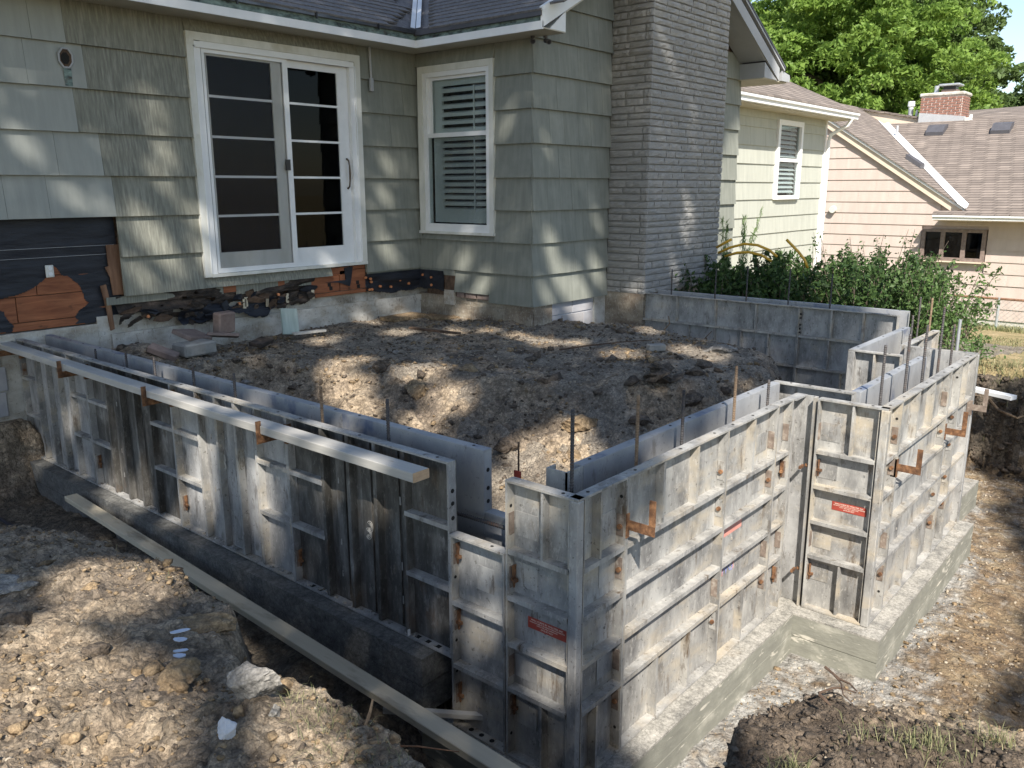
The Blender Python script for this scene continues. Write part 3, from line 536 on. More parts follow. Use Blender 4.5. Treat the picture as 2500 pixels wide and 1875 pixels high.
rock('dark brown lump on top of the sunlit pad slope', on(4.62, 5.35, 0.03), (0.11, 0.09, 0.07), 'rock_dark', seed=47)
rock('tan lump right of the sunlit pad boulder', on(4.95, 4.65, 0.01), (0.10, 0.08, 0.05), 'rock_tan', seed=48)
rock('dark lump low on the pad slope beside the bright sun patch', on(4.0, 4.3, 0.02), (0.13, 0.10, 0.07), 'rock_dark', seed=49)
rock('brown clod low on the pad slope', on(4.35, 3.75, 0.02), (0.14, 0.10, 0.06), 'rock_dark', seed=50)
LUMPS = ['small dark lump at the left brow of the pad', 'small tan lump in the middle of the pad between two sun patches', 'small dark lump halfway between the tallest soil lump and the house', 'tan lump just behind the tallest soil lump', 'dark lump right of the tallest soil lump', 'tan lump low on the near slope behind the front inner forms', 'tiny grey stone near the centre of the pad', 'grey stone in front of the purple paver rubble', 'tiny grey stone near the small grey brick', 'dark lump just above the front inner forms', 'tan lump halfway down the near pad slope', 'dark lump close behind the long left inner forms', 'dark lump left of the flat grey slab at the pad end']
for i, (x, y, s, m_) in enumerate(((4.1, 5.9, .05, 'rock_dark'), (5.2, 4.6, .05, 'rock_tan'), (5.7, 4.2, .04, 'rock_dark'), (6.1, 3.6, .06, 'rock_tan'), (6.4, 3.3, .08, 'rock_dark'), (4.55, 3.3, .07, 'rock_tan'), (5.0, 5.6, .035, 'rock'), (3.9, 6.3, .05, 'rock'), (6.7, 4.6, .04, 'rock'), (5.1, 3.1, .08, 'rock_dark'), (4.15, 4.0, .06, 'rock_tan'), (3.75, 5.3, .08, 'rock_dark'), (6.0, 3.15, .09, 'rock_dark'))):
    rock(LUMPS[i], on(x, y, s*.2), (s*1.3, s, s*.7), m_, seed=60+i, rot=i, group='small soil lumps on the dirt pad', cat='soil lump', name='soil_lump', sub=2)

# ------------------------------------------------------------------ rubble by the house wall
def slab(label, c, half, rot, mat, cat, name, tilt=(0, 0)):
    m = MB().bevbox(-half[0], half[0], -half[1], half[1], -half[2], half[2], min(half)*0.25)
    o = m.build(name, mat, label=label, category=cat); o.location = c; o.rotation_euler = (tilt[0], tilt[1], rot); return o
slab('grey brick lying flat in the rubble beside the inner left forms', (3.72, 6.78, -0.17), (.16, .10, .055), 0.1, 'greyblock', 'brick', 'brick')
slab('purple brown paver leaning on the grey brick', (3.82, 6.98, -0.09), (.17, .10, .02), 0.5, 'slate', 'paver', 'paver', (0.35, 0.15))
slab('reddish brown brick standing on end against the wall', (4.26, 7.18, -0.05), (.10, .05, .10), 0.2, 'slate', 'brick', 'brick', (0.1, 0.0))
slab('pale green painted board offcut standing against the wall rubble', (4.88, 7.02, -0.10), (.09, .012, .13), -0.1, 'teal', 'board offcut', 'board_offcut', (-0.3, 0.12))
slab('pale broken strip lying in front of the green board offcut', (5.02, 6.90, -0.21), (.17, .03, .012), -0.2, 'pale', 'board offcut', 'board_offcut')
slab('rust brown brick half buried left of the grey brick', (3.42, 6.75, -0.16), (.12, .05, .03), -0.8, 'slate', 'brick', 'brick', (0.2, 0.4))
slab('small dark scrap of tar paper in the rubble', (4.35, 6.72, -0.20), (.10, .07, .02), 0.4, 'felt2', 'scrap', 'tar_paper_scrap', (0.1, -0.1))
slab('flat brown shard right of the grey brick', (4.12, 6.98, -0.13), (.14, .08, .015), -0.5, 'slate', 'paver', 'paver', (-0.25, 0.1))
slab('small grey brick on the pad near the far forms', on(6.55, 3.85, 0.02), (.08, .045, .03), -0.65, 'greyblock', 'brick', 'brick')
slab('left yellow tan flat stone at the foot of the concave house corner', on(6.55, 7.20, 0.02), (.26, .12, .022), 0.05, 'rock_tan', 'stone', 'flat_stone')
slab('right yellow tan flat stone at the foot of the concave house corner', on(6.86, 6.92, 0.02), (.10, .22, .02), 0.1, 'rock_tan', 'stone', 'flat_stone')
def stick(label, pts, r, mat='root', name='stick', cat='stick'):
    m = MB(); P = [Vector(p) for p in pts]; m.tube(P, [r*(1-0.5*i/(len(P)-1)) for i in range(len(P))], 6); return m.build(name, mat, label=label, category=cat)
def gpts(l, dz): return [(x, y, H1(x, y)+dz) for x, y in l]
m = MB().prism([(-.32, -.02, 0), (-.1, -.03, 0), (.3, -.012, 0), (.33, .008, 0), (.1, .022, 0), (-.3, .02, 0)], (0, 0, .022))
o = m.build('wood_splinter', 'wood_dark', label='long dark wood splinter lying on the dirt pad', category='wood scrap'); o.location = on(5.92, 6.05, 0.03); o.rotation_euler = (0, 0, -1.45)
stick('pale crooked twig standing up by the far forms', [(8.10, 4.62, -.55), (8.10, 4.62, -.42), (8.06, 4.64, -.33), (8.1, 4.6, -.27), (8.12, 4.63, -.19)], 0.012)
stick('dark thin twig standing right of the pale twig', [(7.6, 3.95, -.4), (7.62, 3.93, -.3), (7.68, 3.88, -.22)], 0.008, 'wood_dark')
stick('thin brown branch lying across the middle of the pad', gpts([(6.1, 4.6), (6.4, 4.5), (6.7, 4.35), (6.9, 4.1)], 0.03), 0.009, 'wood_dark')
stick('rusty root curling over the trench from the spoil heap', [(1.42, 1.66, -.40), (1.46, 1.60, -.395), (1.50, 1.54, -.40), (1.53, 1.50, -.405)], 0.003, 'rust', 'root', 'root')
stick('broken wood splinter sticking out of the spoil beside the plank', [(1.41, 1.78, -.40), (1.445, 1.79, -.355), (1.465, 1.80, -.33)], 0.007, 'root')
for i, (a, b) in enumerate((([(2.325, .761), (2.37, .735), (2.405, .72), (2.403, .676)], .004), ([(2.31, .753), (2.30, .73), (2.295, .713)], .006), ([(2.471, .796), (2.448, .741), (2.439, .707), (2.40, .673)], .0045), ([(2.46, .77), (2.43, .73), (2.36, .70), (2.33, .66)], .003))):
    P_ = [(x, y, -.30+.006*math.sin(k*2+i)) for k, (x, y) in enumerate(a)]
    stick(('thin root crossing the crest of the dark spoil', 'short thick twig stub at the dark spoil crest', 'longest root arching over the dark spoil crest', 'hair thin root at the dark spoil crest')[i], P_, b, 'wood_dark', 'root', 'root')
stick('orange brown root loop hanging from the cut bank', [(8.6, .72, -1.35), (8.5, .85, -1.2), (8.3, .95, -1.3), (8.15, 1.0, -1.52), (8.1, 1.0, -1.6)], .018, 'rust', 'root', 'root')
stick('thick pale root poking out of the cut bank under the board', [(9.25, 1.65, -.85), (9.0, 1.5, -.90), (8.9, 1.32, -.93), (9.0, 1.18, -.86), (9.3, 1.05, -.82)], .013, 'root', 'root', 'root')
stick('black corrugated drain pipe lying in the left trench', [(1.62, 2.2, -.98), (1.75, 2.8, -1.12), (1.85, 3.6, -1.19), (1.93, 4.8, -1.2), (2.02, 5.8, -1.18), (1.96, 6.6, -1.14), (1.82, 7.1, -1.0)], .022, 'black_pipe', 'drain_pipe', 'pipe')
stick('grey round post end at the left photo edge in the trench', [(1.75, 5.95, -1.3), (1.68, 6.05, -1.02)], .06, 'lumber_grey', 'post', 'post')

# ------------------------------------------------------------------ footings
def footing(label, poly, z0, z1, side, topm, name='footing', split=None):
    t = thing(name, label, 'footing', (poly[0][0], poly[0][1], z0))
    zc = split or (z0+z1)/2
    MB().prism([(x, y, z1-.012) for x, y in poly], (0, 0, .012)).build('top_surface', topm, t)
    MB().prism([(x, y, zc+.006) for x, y in poly], (0, 0, z1-.012-zc-.006)).build('upper_lift', side, t)
    c = np.mean(poly, 0)
    MB().prism([(x, y, z0) for x, y in poly], (0, 0, zc-z0)).build('lower_lift', side, t)
    q = [(x+(-.006 if x > c[0] else .006), y+(-.006 if y > c[1] else .006), zc-.001) for x, y in poly]
    MB().prism(q, (0, 0, .008)).build('form_line', side, t)
    return t
footing('damp dark strip footing under the long left forms', [(2.44, 2.63), (3.0, 2.63), (3.0, 7.42), (2.44, 7.5)], -1.27, -.972, 'footing_wet', 'footing_wet')
footing('pale strip footing under the near corner and the front forms', [(2.42, 1.71), (4.64, 1.71), (4.64, 2.2), (2.42, 2.62)], -1.6, -1.318, 'footing_side', 'footing')
footing('green grey stepped footing under the jog and right forms', [(4.642, 1.21), (6.88, 1.21), (6.88, 1.7), (6.6, 2.2), (4.642, 2.2)], -1.62, -1.318, 'footing_side', 'footing')
footing('grey footing block end beyond the right forms', [(6.9, 1.45), (8.05, 1.42), (8.1, 2.1), (6.9, 2.1)], -1.62, -1.34, 'footing_side', 'footing')
footing('footing under the far cross forms', [(8.25, 2.1), (8.95, 2.1), (8.95, 5.12), (8.25, 5.12)], -1.6, -1.33, 'footing_side', 'footing')

# ------------------------------------------------------------------ aluminium wall forms
D = 0.055
class Loc:
    def __init__(s, O, e, n): s.O = Vector((*O, 0)); s.e = Vector((*e, 0)); s.n = Vector((*n, 0))
    def P(s, a, b, z): return tuple(s.O+s.e*a+s.n*b+Vector((0, 0, z)))
    def box(s, mb, a0, a1, b0, b1, z0, z1):
        p = [s.P(a0, b0, z0), s.P(a1, b0, z0), s.P(a1, b1, z0), s.P(a0, b1, z0), s.P(a0, b0, z1), s.P(a1, b0, z1), s.P(a1, b1, z1), s.P(a0, b1, z1)]
        if s.e.cross(s.n).z < 0: p = [p[3], p[2], p[1], p[0], p[7], p[6], p[5], p[4]]
        mb.hexa(p); return mb
def holes_top(L, t, w, z1, mat='hole'):
    mb = MB(); a = 0.10
    for a in [q for q in (0.09, w/2+.02, w-.11) if 0.05 < q < w-0.04]:
        if w < 0.4 and a > .1: continue
        c = L.P(a, D*0.55, z1+.0012); mb.prism([(c[0]+.008*math.cos(k*math.pi/4), c[1]+.008*math.sin(k*math.pi/4), c[2]) for k in range(8)], (0, 0, .0008))
    if mb.v: mb.build('bolt_hole', mat, t)
def form(label, O, e, n, w, z0, z1, mat_, rails=(), ribs=(), smat=None, t=None, plates=None, group=None, flanges=(1, 1), railspan=None, name='wall_form', holes=True, weld=True):
    L = Loc(O, e, n); smat = smat or mat_; mat = {'form_dark': 'form_grey', 'form_grey': 'form'}.get(mat_, mat_)  # clean edges lighter than the sheets; recess shade is put into this tone step
    if t is None: t = thing(name, label, 'concrete form', (O[0]+e[0]*w/2, O[1]+e[1]*w/2, z0), group)
    F = 0.010
    L.box(MB(), .001, w-.001, 0, .006, z0+.001, z1-.001).build('face_sheet', smat, t)
    L.box(MB(), 0, w, .0065, D, z1-F, z1).build('top_flange', mat, t)
    L.box(MB(), 0, w, .0065, D, z0, z0+F).build('bottom_flange', mat, t)
    for k, (a0, a1) in enumerate(((0, F), (w-F, w))):
        if flanges[k]: L.box(MB(), a0, a1, .0065, D-.001, z0+F+.0005, z1-F-.0005).build('side_flange', mat, t)
    for r_ in rails:
        if isinstance(r_, (int, float)): r_ = (r_, F+.0005, w-F-.0005)
        z, a0, a1 = r_
        p0, p1 = .0065, D-.004
        mb = MB(); L.box(mb, a0, a1, p0, p1, z-.006, z+.006); L.box(mb, a0, a1, p1, p1+.003, z-.016, z+.006); mb.build('cross_rib', mat, t)
    for r_ in ribs:
        a, za, zb = r_[:3]; th = r_[3] if len(r_) > 3 else .006
        mb = MB(); L.box(mb, a-th, a+th, .0065, D-.006, za, zb)
        mb.build('vertical_rib', mat_ if mat_ == 'form_dark' else mat, t)
    if holes: holes_top(L, t, w, z1)
    for (a, z, kind) in (plates or []):
        side = 1 if a < w/2 else -1; aa = F if a < w/2 else w-F
        if kind in 'pb':
            L.box(MB(), aa, aa+side*.003, .010, .044, z-.05, z+.05).build('hinge_plate', 'rust_dark', t)
        if kind == 'c': L.box(MB(), aa, aa+side*.003, .010, .044, z-.05, z+.05).build('hinge_plate', mat, t)
        if kind in 'bc':
            c0 = L.P(aa+side*.003, .03, z-.005); c1 = L.P(aa+side*.014, .03, z-.005); MB().tube([c0, c1], .0115, 10).build('bolt_head', 'rust', t)
        if kind == 'w':
            L.box(MB(), aa, aa+side*.003, .010, .040, z-.055, z+.045).build('hinge_plate', 'rust_dark', t)
            mb = MB(); q = [L.P(aa+side*.010, .012, z+.05), L.P(aa+side*.010, .034, z+.045), L.P(aa+side*.012, .034, z-.015), L.P(aa+side*.010, .026, z-.055), L.P(aa+side*.009, .018, z-.05)]
            ex = Vector(L.P(side*.006, 0, 0))-Vector(L.P(0, 0, 0)); mb.prism(q, ex); L.box(mb, aa+side*.004, aa+side*.034, .020, .034, z-.022, z-.008); mb.build('wedge_bolt', 'rust', t)
        if kind == 'h':
            c0 = L.P(aa+side*.0008, .03, z); c1 = L.P(aa+side*.002, .03, z); MB().tube([c0, c1], .008, 8).build('bolt_hole', 'hole', t)
    if weld and rails:
        mb = MB(); r2 = random.Random(int(w*1000)+int(O[0]*100))
        for k in range(int(6+w*8)):
            a = r2.uniform(.03, w-.03); z = r2.uniform(z0+.05, z1-.05); s_ = r2.uniform(.002, .005)
            L.box(mb, a-s_, a+s_, .0062, .0062+s_, z-s_*1.5, z+s_)
        mb.build('cement_splatter', smat, t, kind='stuff')
    return t, L
R4 = (-.315, -.53, -.75, -.97)
def gusset(L, t, mat, a0, a1, zs):
    for z in zs: L.box(MB(), a0, a1, .0063, .009, z-.055, z+.055).build('gusset_plate', mat, t)
# long left outer forms : y 2.52 .. 7.41, ribbed face x = 2.53
seams = [2.52, 3.745, 4.97, 6.19, 7.40]
lab = ['dark oily left form at the near end of the board', 'grey left form second from the near end with a red brown emblem', 'left form with the sunlit foot and an orange wedge in its corner', 'brown streaked left form against the house foundation']
mats = ['form_dark', 'form_grey', 'form_dark', 'form_grey']
for i in range(4):
    y0, y1 = seams[i], seams[i+1]; w_ = y1-y0-.002; W = w_
    rails = []
    for z in (-.31, -.615): rails += [(z, .0105, .298), (z, W-.292, W-.0105)]
    ribs = [(.305, -.95, -.012, .012), (.51, -.95, -.012, .012), (.715, -.95, -.012, .012), (.925, -.95, -.012, .012)]
    pl = [(W, -.82, 'w')] if i == 0 else ([(W, -.80, 'w')] if i == 1 else [(W, -.78, 'w'), (0, -.2, 'p')] if i == 2 else [(W, -.25, 'b')])
    t, L = form(lab[i], (2.585, y0), (0, 1), (-1, 0), w_, -.965, 0, mats[i], rails, ribs, plates=pl, group='ribbed outer forms of the long left wall')
    for a0, a1 in ((.41, .0), (.615, .0), (.82, 0)):
        mb = MB(); L.box(mb, a0-.035, a0+.035, .0063, .016, -.94, -.02); mb.build('channel_pan', mats[i], t)
    if i in (0, 1, 2):
        mb = MB(); 
        for z in (-.28, -.62, -.80): L.box(mb, .36, .368, .016, .019, z-.022, z+.02); L.box(mb, .83, .837, .016, .019, z-.02, z+.012)
        mb.build('weld_bead', 'form', t)
    if i == 0:
        mb = MB()
        for zc, sg in ((-.475, 1), (-.515, -1)):
            for r0 in (.030, .020, .011):
                P_ = [L.P(.60+sg*(-.006)+r0*.75*math.cos(a), .020, zc+r0*math.sin(a)) for a in np.linspace(0.6*sg, 0.6*sg+5.0*sg, 14)]
                mb.tube(P_, .0022, 5)
        mb.build('embossed_emblem', 'pale', t)
        mb = MB(); L.box(mb, .02, W-.02, .02, .05, -.955, -.9548); mb.v = []; mb.f = []
        for a in (.11, .18, .25, 1.02, 1.09): L.box(mb, a-.012, a+.012, .018, .042, -.9549, -.9535)
        mb.build('bolt_hole', 'hole', t)
        mb = MB()
        for z in (-.14, -.20, -.27, -.5, -.7): mb.tube([(2.556, y0-.0012, z), (2.556, y0+.001, z)], .011, 8)
        mb.build('bolt_hole', 'hole', t)
        MB().box(2.50, 2.512, 2.78, 2.787, -.93, -.90).build('white_clip', 'white', t)
    if i == 1:
        mb = MB()
        for zc, sg in ((-.40, 1), (-.445, -1)):
            for r0 in (.026, .015): mb.tube([L.P(.70+r0*.6*math.cos(a), .020, zc+r0*math.sin(a)) for a in np.linspace(0.6*sg, 0.6*sg+4.6*sg, 12)], .0024, 5)
        mb.build('embossed_emblem', 'pale', t)
    mb = MB(); r2 = random.Random(i)
    for k in range(50):
        a = r2.uniform(.02, W-.02); s_ = .0015+.006*r2.random()**3; b_ = r2.uniform(.014, .045); L.box(mb, a-s_, a+s_*1.6, b_-s_, b_+s_, -.955, -.955+s_*1.2)
    mb.build('cement_crumbs', 'form', t, kind='stuff')
# inner left forms (smooth faces toward the gap), x 2.755 .. 2.82
iseam = [2.515, 3.55, 4.78, 5.55, 6.4, 7.12, 7.48]
il = ['nearest smooth inner form of the left wall with a blue stain', 'second smooth inner form of the left wall', 'third smooth inner form of the left wall', 'fourth smooth inner form of the left wall', 'fifth smooth inner form of the left wall', 'short last inner form of the left wall against the house']
for i in range(6):
    y0, y1 = iseam[i], iseam[i+1]
    t, L = form(il[i], (2.762, y0), (0, 1), (1, 0), y1-y0-.002, -.965, 0, 'form_blue', (-.31, -.615), (), group='smooth inner forms of the left wall', weld=False)
    if i == 0:
        mb = MB()
        for z in (-.10, -.19, -.255): mb.tube([(2.79, y0-.0012, z), (2.79, y0+.001, z)], .011, 8)
        mb.build('bolt_hole', 'hole', t)
# filler form, lower, between the left wall and the corner
t, L = form('low pale filler form bridging the left wall and the near corner', (2.578, 2.186), (0, 1), (-1, 0), .328, -1.315, -.335, 'form', (-.665, -.985), (), plates=[(.328, -.43, 'w'), (.328, -.76, 'w'), (.328, -1.14, 'w'), (.328, -.55, 'h'), (.328, -.87, 'h'), (.328, -1.03, 'h')])
L.box(MB(), .10, .20, .0063, .0075, -.58, -.46).build('gusset_plate', 'form', t)
mb = MB()
for a in (.10, .165, .23):
    c = L.P(a, .03, -1.3045); mb.prism([(c[0]+.013*math.cos(k*math.pi/4), c[1]+.013*math.sin(k*math.pi/4), c[2]) for k in range(8)], (0, 0, .001))
mb.build('bolt_hole', 'hole', t)
# near outside corner form with two legs
t = thing('corner_form', 'near outside corner form carrying a red maker sticker', 'concrete form', (2.53, 1.81, -1.315))
pl = [(.375, -.20, 'p'), (.375, -.12, 'h'), (.375, -.245, 'h'), (.375, -.44, 'w'), (.375, -.87, 'p'), (.375, -1.06, 'w'), (.375, -1.21, 'h')]
form('', (2.58, 1.806), (0, 1), (-1, 0), .375, -1.315, 0, 'form', [(z, .046, .364) for z in R4], [(.183, -.309, -.0105), (.183, -1.304, -.976)], t=t, plates=pl, flanges=(0, 1))
LL = Loc((2.58, 1.806), (0, 1), (-1, 0)); gusset(LL, t, 'form', .235, .355, (-.20, -.43, -.87, -1.10))
pl = [(.35, -.09, 'h'), (.35, -.22, 'b'), (.35, -.42, 'b'), (.35, -.86, 'p'), (.35, -1.06, 'b'), (.35, -1.2, 'h')]
form('', (2.536, 1.86), (1, 0), (0, -1), .35, -1.315, 0, 'form', [(z, .046, .339) for z in R4], [(.165, -.309, -.0105), (.165, -1.304, -.976)], t=t, plates=pl, flanges=(0, 1))
LR = Loc((2.536, 1.86), (1, 0), (0, -1)); gusset(LR, t, 'form', .215, .335, (-.20, -.42, -.86))
MB().bevbox(2.523, 2.566, 1.803, 1.846, -1.3155, -.0105, .004).build('corner_post', 'form_grey', t)
st = MB().box(2.5715, 2.5725, 1.885, 2.092, -.664, -.612).build('maker_sticker', 'red', t)
def text(s, size, origin, X, Y, mat, parent, ext=.0004):
    c = bpy.data.curves.new('lettering', 'FONT'); c.body = s; c.size = size; c.extrude = ext; c.align_x = 'CENTER'; c.resolution_u = 2
    tmp = bpy.data.objects.new('lettering', c); COL.objects.link(tmp); dg = bpy.context.evaluated_depsgraph_get(); dg.update()
    me = bpy.data.meshes.new_from_object(tmp.evaluated_get(dg)); bpy.data.objects.remove(tmp)
    X = Vector(X); Y = Vector(Y); Z = X.cross(Y); off = Vector((0, 0, 0)); q = parent
    while q is not None: off += q.location; q = q.parent
    for v in me.vertices:
        v.co = Vector(origin)+X*v.co.x+Y*v.co.y+Z*v.co.z-off
    me.materials.clear(); me.materials.append(MT[mat]); o = bpy.data.objects.new('lettering', me); COL.objects.link(o); o.parent = parent; return o
def sticker_text(par, c, X, Y, k=1.0, drop=0.0):
    X = Vector(X); Y = Vector(Y); c = Vector(c)
    text('WALL FORMS BY WALLTIES, INC.', .0118*k, c+Y*.011, X, Y, 'letter', par)
    text('MANUFACTURER OF ALUMINUM FORMS & ACCESSORIES', .0074*k, c+Y*.002, X, Y, 'letter', par)
    text('3170 N. TERR, HILLS, KANSAS 66102', .0072*k, c-Y*.007, X, Y, 'letter', par)
    text('(913) 877-0227', .0105*k, c-Y*.019, X, Y, 'letter', par)
sticker_text(st, (2.571, 1.988, -.637), (0, -1, 0), (0, 0, 1))
# front forms, ribbed face y = 1.805
G = 'ribbed front forms of the right wall'
t, L = form('wide sunlit front form with a rusty bracket at its left edge', (2.888, 1.86), (1, 0), (0, -1), .930, -1.315, 0, 'form', R4, [(.315, -.309, -.0105, .009), (.632, -.309, -.0105, .009), (.315, -1.304, -.976, .009), (.632, -1.304, -.976, .009)],
    plates=[(.93, -.22, 'c'), (.93, -.42, 'c'), (.93, -.87, 'p'), (.93, -1.06, 'c')], group=G)
t, L = form('sunlit front form with a bleached red sticker and faded round print', (3.820, 1.86), (1, 0), (0, -1), .610, -1.315, 0, 'form', R4, [(.325, -.309, -.0105, .012), (.305, -1.304, -.976, .009)],
    plates=[(.61, -.20, 'p'), (.61, -.43, 'b'), (.61, -.86, 'p'), (.61, -1.06, 'b')], group=G)
gusset(L, t, 'form', .44, .58, (-.2, -.43, -.86, -1.08))
st = L.box(MB(), .10, .32, .0064, .0072, -.635, -.585).build('bleached_sticker', 'pink', t)
text('WG', .085, L.P(.17, .0075, -.86), (1, 0, 0), (0, 0, 1), 'blueink', t); text('I', .085, L.P(.115, .0078, -.86), (1, 0, 0), (0, 0, 1), 'pink', t); text('I', .085, L.P(.245, .0078, -.86), (1, 0, 0), (0, 0, 1), 'pink', t)
t, L = form('narrow front form beside the inside corner', (4.432, 1.86), (1, 0), (0, -1), .200, -1.315, 0, 'form', R4, (), plates=[(.2, -.20, 'p'), (.2, -.42, 'w'), (.2, -.87, 'p'), (.2, -1.09, 'w')], group=G)
# inside corner angle
t = thing('inside_corner_angle', 'tall smooth inside corner angle joining front wall and jog', 'concrete form', (4.70, 1.8, -1.315))
MB().box(4.634, 4.79, 1.850, 1.858, -1.315, -.002).build('front_leaf', 'form_grey', t)
MB().box(4.634, 4.642, 1.806, 1.8495, -1.315, -.002).build('edge_flange', 'form', t)
MB().box(4.791, 4.799, 1.722, 1.858, -1.315, -.002).build('return_leaf', 'form_grey', t)
MB().box(4.742, 4.7905, 1.722, 1.732, -1.315, -.002).build('edge_flange', 'form', t)
MB().box(4.642, 4.80, 1.79, 1.8495, -.010, 0).build('top_cap', 'form_grey', t)
for z in (-.42, -1.08):
    MB().tube([(4.762, 1.735, z), (4.762, 1.755, z)], .011, 8).build('bolt_head', 'rust', t)
    MB().box(4.70, 4.755, 1.76, 1.772, z-.012, z+.004).build('wedge_bolt', 'rust', t)
# jog + right leg corner form
t = thing('corner_form', 'second outside corner form at the jog with a red sticker in shade', 'concrete form', (4.74, 1.31, -1.315))
form('', (4.795, 1.315), (0, 1), (-1, 0), .387, -1.315, 0, 'form', [(z, .046, .376) for z in R4], [(.187, -.309, -.0105), (.187, -1.304, -.976)], t=t, plates=[(.387, -.20, 'p'), (.387, -.42, 'w'), (.387, -.87, 'p'), (.387, -1.08, 'w')], flanges=(0, 1))
LJ = Loc((4.795, 1.315), (0, 1), (-1, 0)); gusset(LJ, t, 'form', .26, .365, (-.20, -.43, -.87, -1.08))
form('', (4.75, 1.365), (1, 0), (0, -1), .255, -1.315, 0, 'form', [(z, .046, .244) for z in R4], (), t=t, plates=[(.255, -.11, 'h'), (.255, -.21, 'b'), (.255, -.40, 'b'), (.255, -.86, 'p'), (.255, -1.07, 'b'), (.255, -1.19, 'h')], flanges=(0, 1))
MB().bevbox(4.737, 4.782, 1.308, 1.352, -1.3155, -.0105, .004).build('corner_post', 'form', t)
st = MB().box(4.7865, 4.7875, 1.39, 1.588, -.664, -.612).build('maker_sticker', 'red', t)
sticker_text(st, (4.786, 1.489, -.637), (0, -1, 0), (0, 0, 1), .96)
G = 'ribbed forms of the far right wall'
t, L = form('wide form right of the jog with rusty brackets at both edges', (5.007, 1.365), (1, 0), (0, -1), 1.07, -1.315, 0, 'form_grey', R4, [(.36, -.309, -.0105, .012), (.70, -.309, -.0105, .012), (.40, -1.304, -.976, .010), (.73, -1.304, -.976, .010)], smat='form',
    plates=[(1.07, -.20, 'p'), (1.07, -.42, 'c'), (1.07, -.87, 'c'), (1.07, -1.08, 'b')], group=G)
t, L = form('narrow pale form next to the last right corner', (6.079, 1.365), (1, 0), (0, -1), .285, -1.315, 0, 'form', R4, (), plates=[(.285, -.10, 'h'), (.285, -.38, 'c'), (.285, -.58, 'c'), (.285, -.82, 'c'), (.285, -1.02, 'b')], group=G)
t = thing('corner_form', 'third outside corner form at the far right end', 'concrete form', (6.85, 1.31, -1.315))
form('', (6.366, 1.365), (1, 0), (0, -1), .44, -1.315, 0, 'form', [(z, .011, .394) for z in R4], [(.2, -.309, -.0105)], t=t, flanges=(1, 0))
form('', (6.795, 1.315), (0, 1), (1, 0), .50, -1.315, 0, 'form_grey', [(z, .046, .489) for z in R4], (), t=t, flanges=(0, 1))
MB().bevbox(6.808, 6.853, 1.308, 1.352, -1.3155, -.0105, .004).build('corner_post', 'form_grey', t)
form('outer form running behind the far right corner', (6.853, 1.86), (1, 0), (0, -1), .90, -1.315, 0, 'form_grey', R4, [(.45, -.309, -.0105)])
# inner forms of the right side (smooth toward the gap)
G = 'smooth inner forms of the front wall'
for i, (a, b, l) in enumerate(((2.885, 3.80, 'nearest smooth inner form of the front wall'), (3.80, 4.71, 'second smooth inner form of the front wall'), (4.71, 4.99, 'short smooth inner form at the jog corner of the front wall'))):
    form(l, (a, 2.037), (1, 0), (0, 1), b-a-.002, -1.315, 0, 'form_blue', R4[:1], (), group=G, weld=False)
t = thing('channel_end', 'open channel end of the inner corner form beside the first rebar', 'concrete form', (2.82, 2.1, -1.315))
mb = MB().box(2.762, 2.822, 2.14, 2.148, -1.315, -.001).box(2.762, 2.769, 2.037, 2.1395, -1.315, -.001).box(2.762, 2.882, 2.037, 2.045, -1.315, -.0015); mb.build('channel_face', 'form_grey', t)
form('smooth form closing the jog on the inside', (5.05, 1.59), (0, 1), (-1, 0), .50, -1.315, 0, 'form_grey', (), (), name='wall_form', weld=False)
for a, b, l in ((5.05, 5.80, 'first smooth inner form of the right wall'), (5.80, 6.45, 'second smooth inner form of the right wall')):
    form(l, (a, 1.565), (1, 0), (0, 1), b-a-.002, -1.315, 0, 'form_blue', R4[:1], (), group='smooth inner forms of the right wall', weld=False)
t = thing('corner_form', 'dark boxed corner form standing inside the right end', 'concrete form', (6.38, 2.1, -1.315))
form('', (6.435, 1.72), (0, 1), (-1, 0), .378, -1.315, 0, 'form_grey', [(-.31, .011, .34)], [(.19, -1.3, -.011)], t=t, flanges=(1, 0))
MB().bevbox(6.378, 6.43, 2.05, 2.10, -1.315, -.0105, .004).build('corner_post', 'form_grey', t)
form('', (6.44, 2.045), (1, 0), (0, 1), 1.33, -1.315, 0, 'form_blue', (-.31,), (), t=t, flanges=(0, 1), weld=False)
# far cross forms (ribbed inner face x = 8.42)
G = 'ribbed cross forms in front of the shrubs'
t, L = form('long far form with three upright ribs beside the stone chimney', (8.475, 3.30), (0, 1), (-1, 0), 1.865, -1.25, 0, 'form_grey', (-.30, -.62, -.95), [(1.41, -.294, -.0105, .008), (.935, -.294, -.0105, .008), (.466, -.294, -.0105, .008)]+[(a, -.614, -.306, .007) for a in (.31, .62, .935, 1.25, 1.56)]+[(a, -.944, -.626, .007) for a in (.6, 1.2)], group=G)
mb = MB()
for k, z in enumerate((-.07, -.11, -.16, -.22, -.25)): L.box(mb, 1.84, 1.855, .03, .05, z-.015, z+.004)
mb.build('wedge_bolt', 'black', t)
t, L = form('shorter far form at the right end of the cross wall', (8.475, 2.335), (0, 1), (-1, 0), .962, -1.25, 0, 'form_grey', (-.30, -.62, -.95), [(.32, -.294, -.0105, .008), (.63, -.294, -.0105, .008), (.64, -.614, -.306, .008), (.32, -.614, -.306, .008), (.5, -.944, -.626, .008)], group=G)
mb = MB()
for z in (-.07, -.11, -.18, -.22, -.26): L.box(mb, .935, .955, .03, .05, z-.015, z+.004)
mb.build('wedge_bolt', 'black', t)
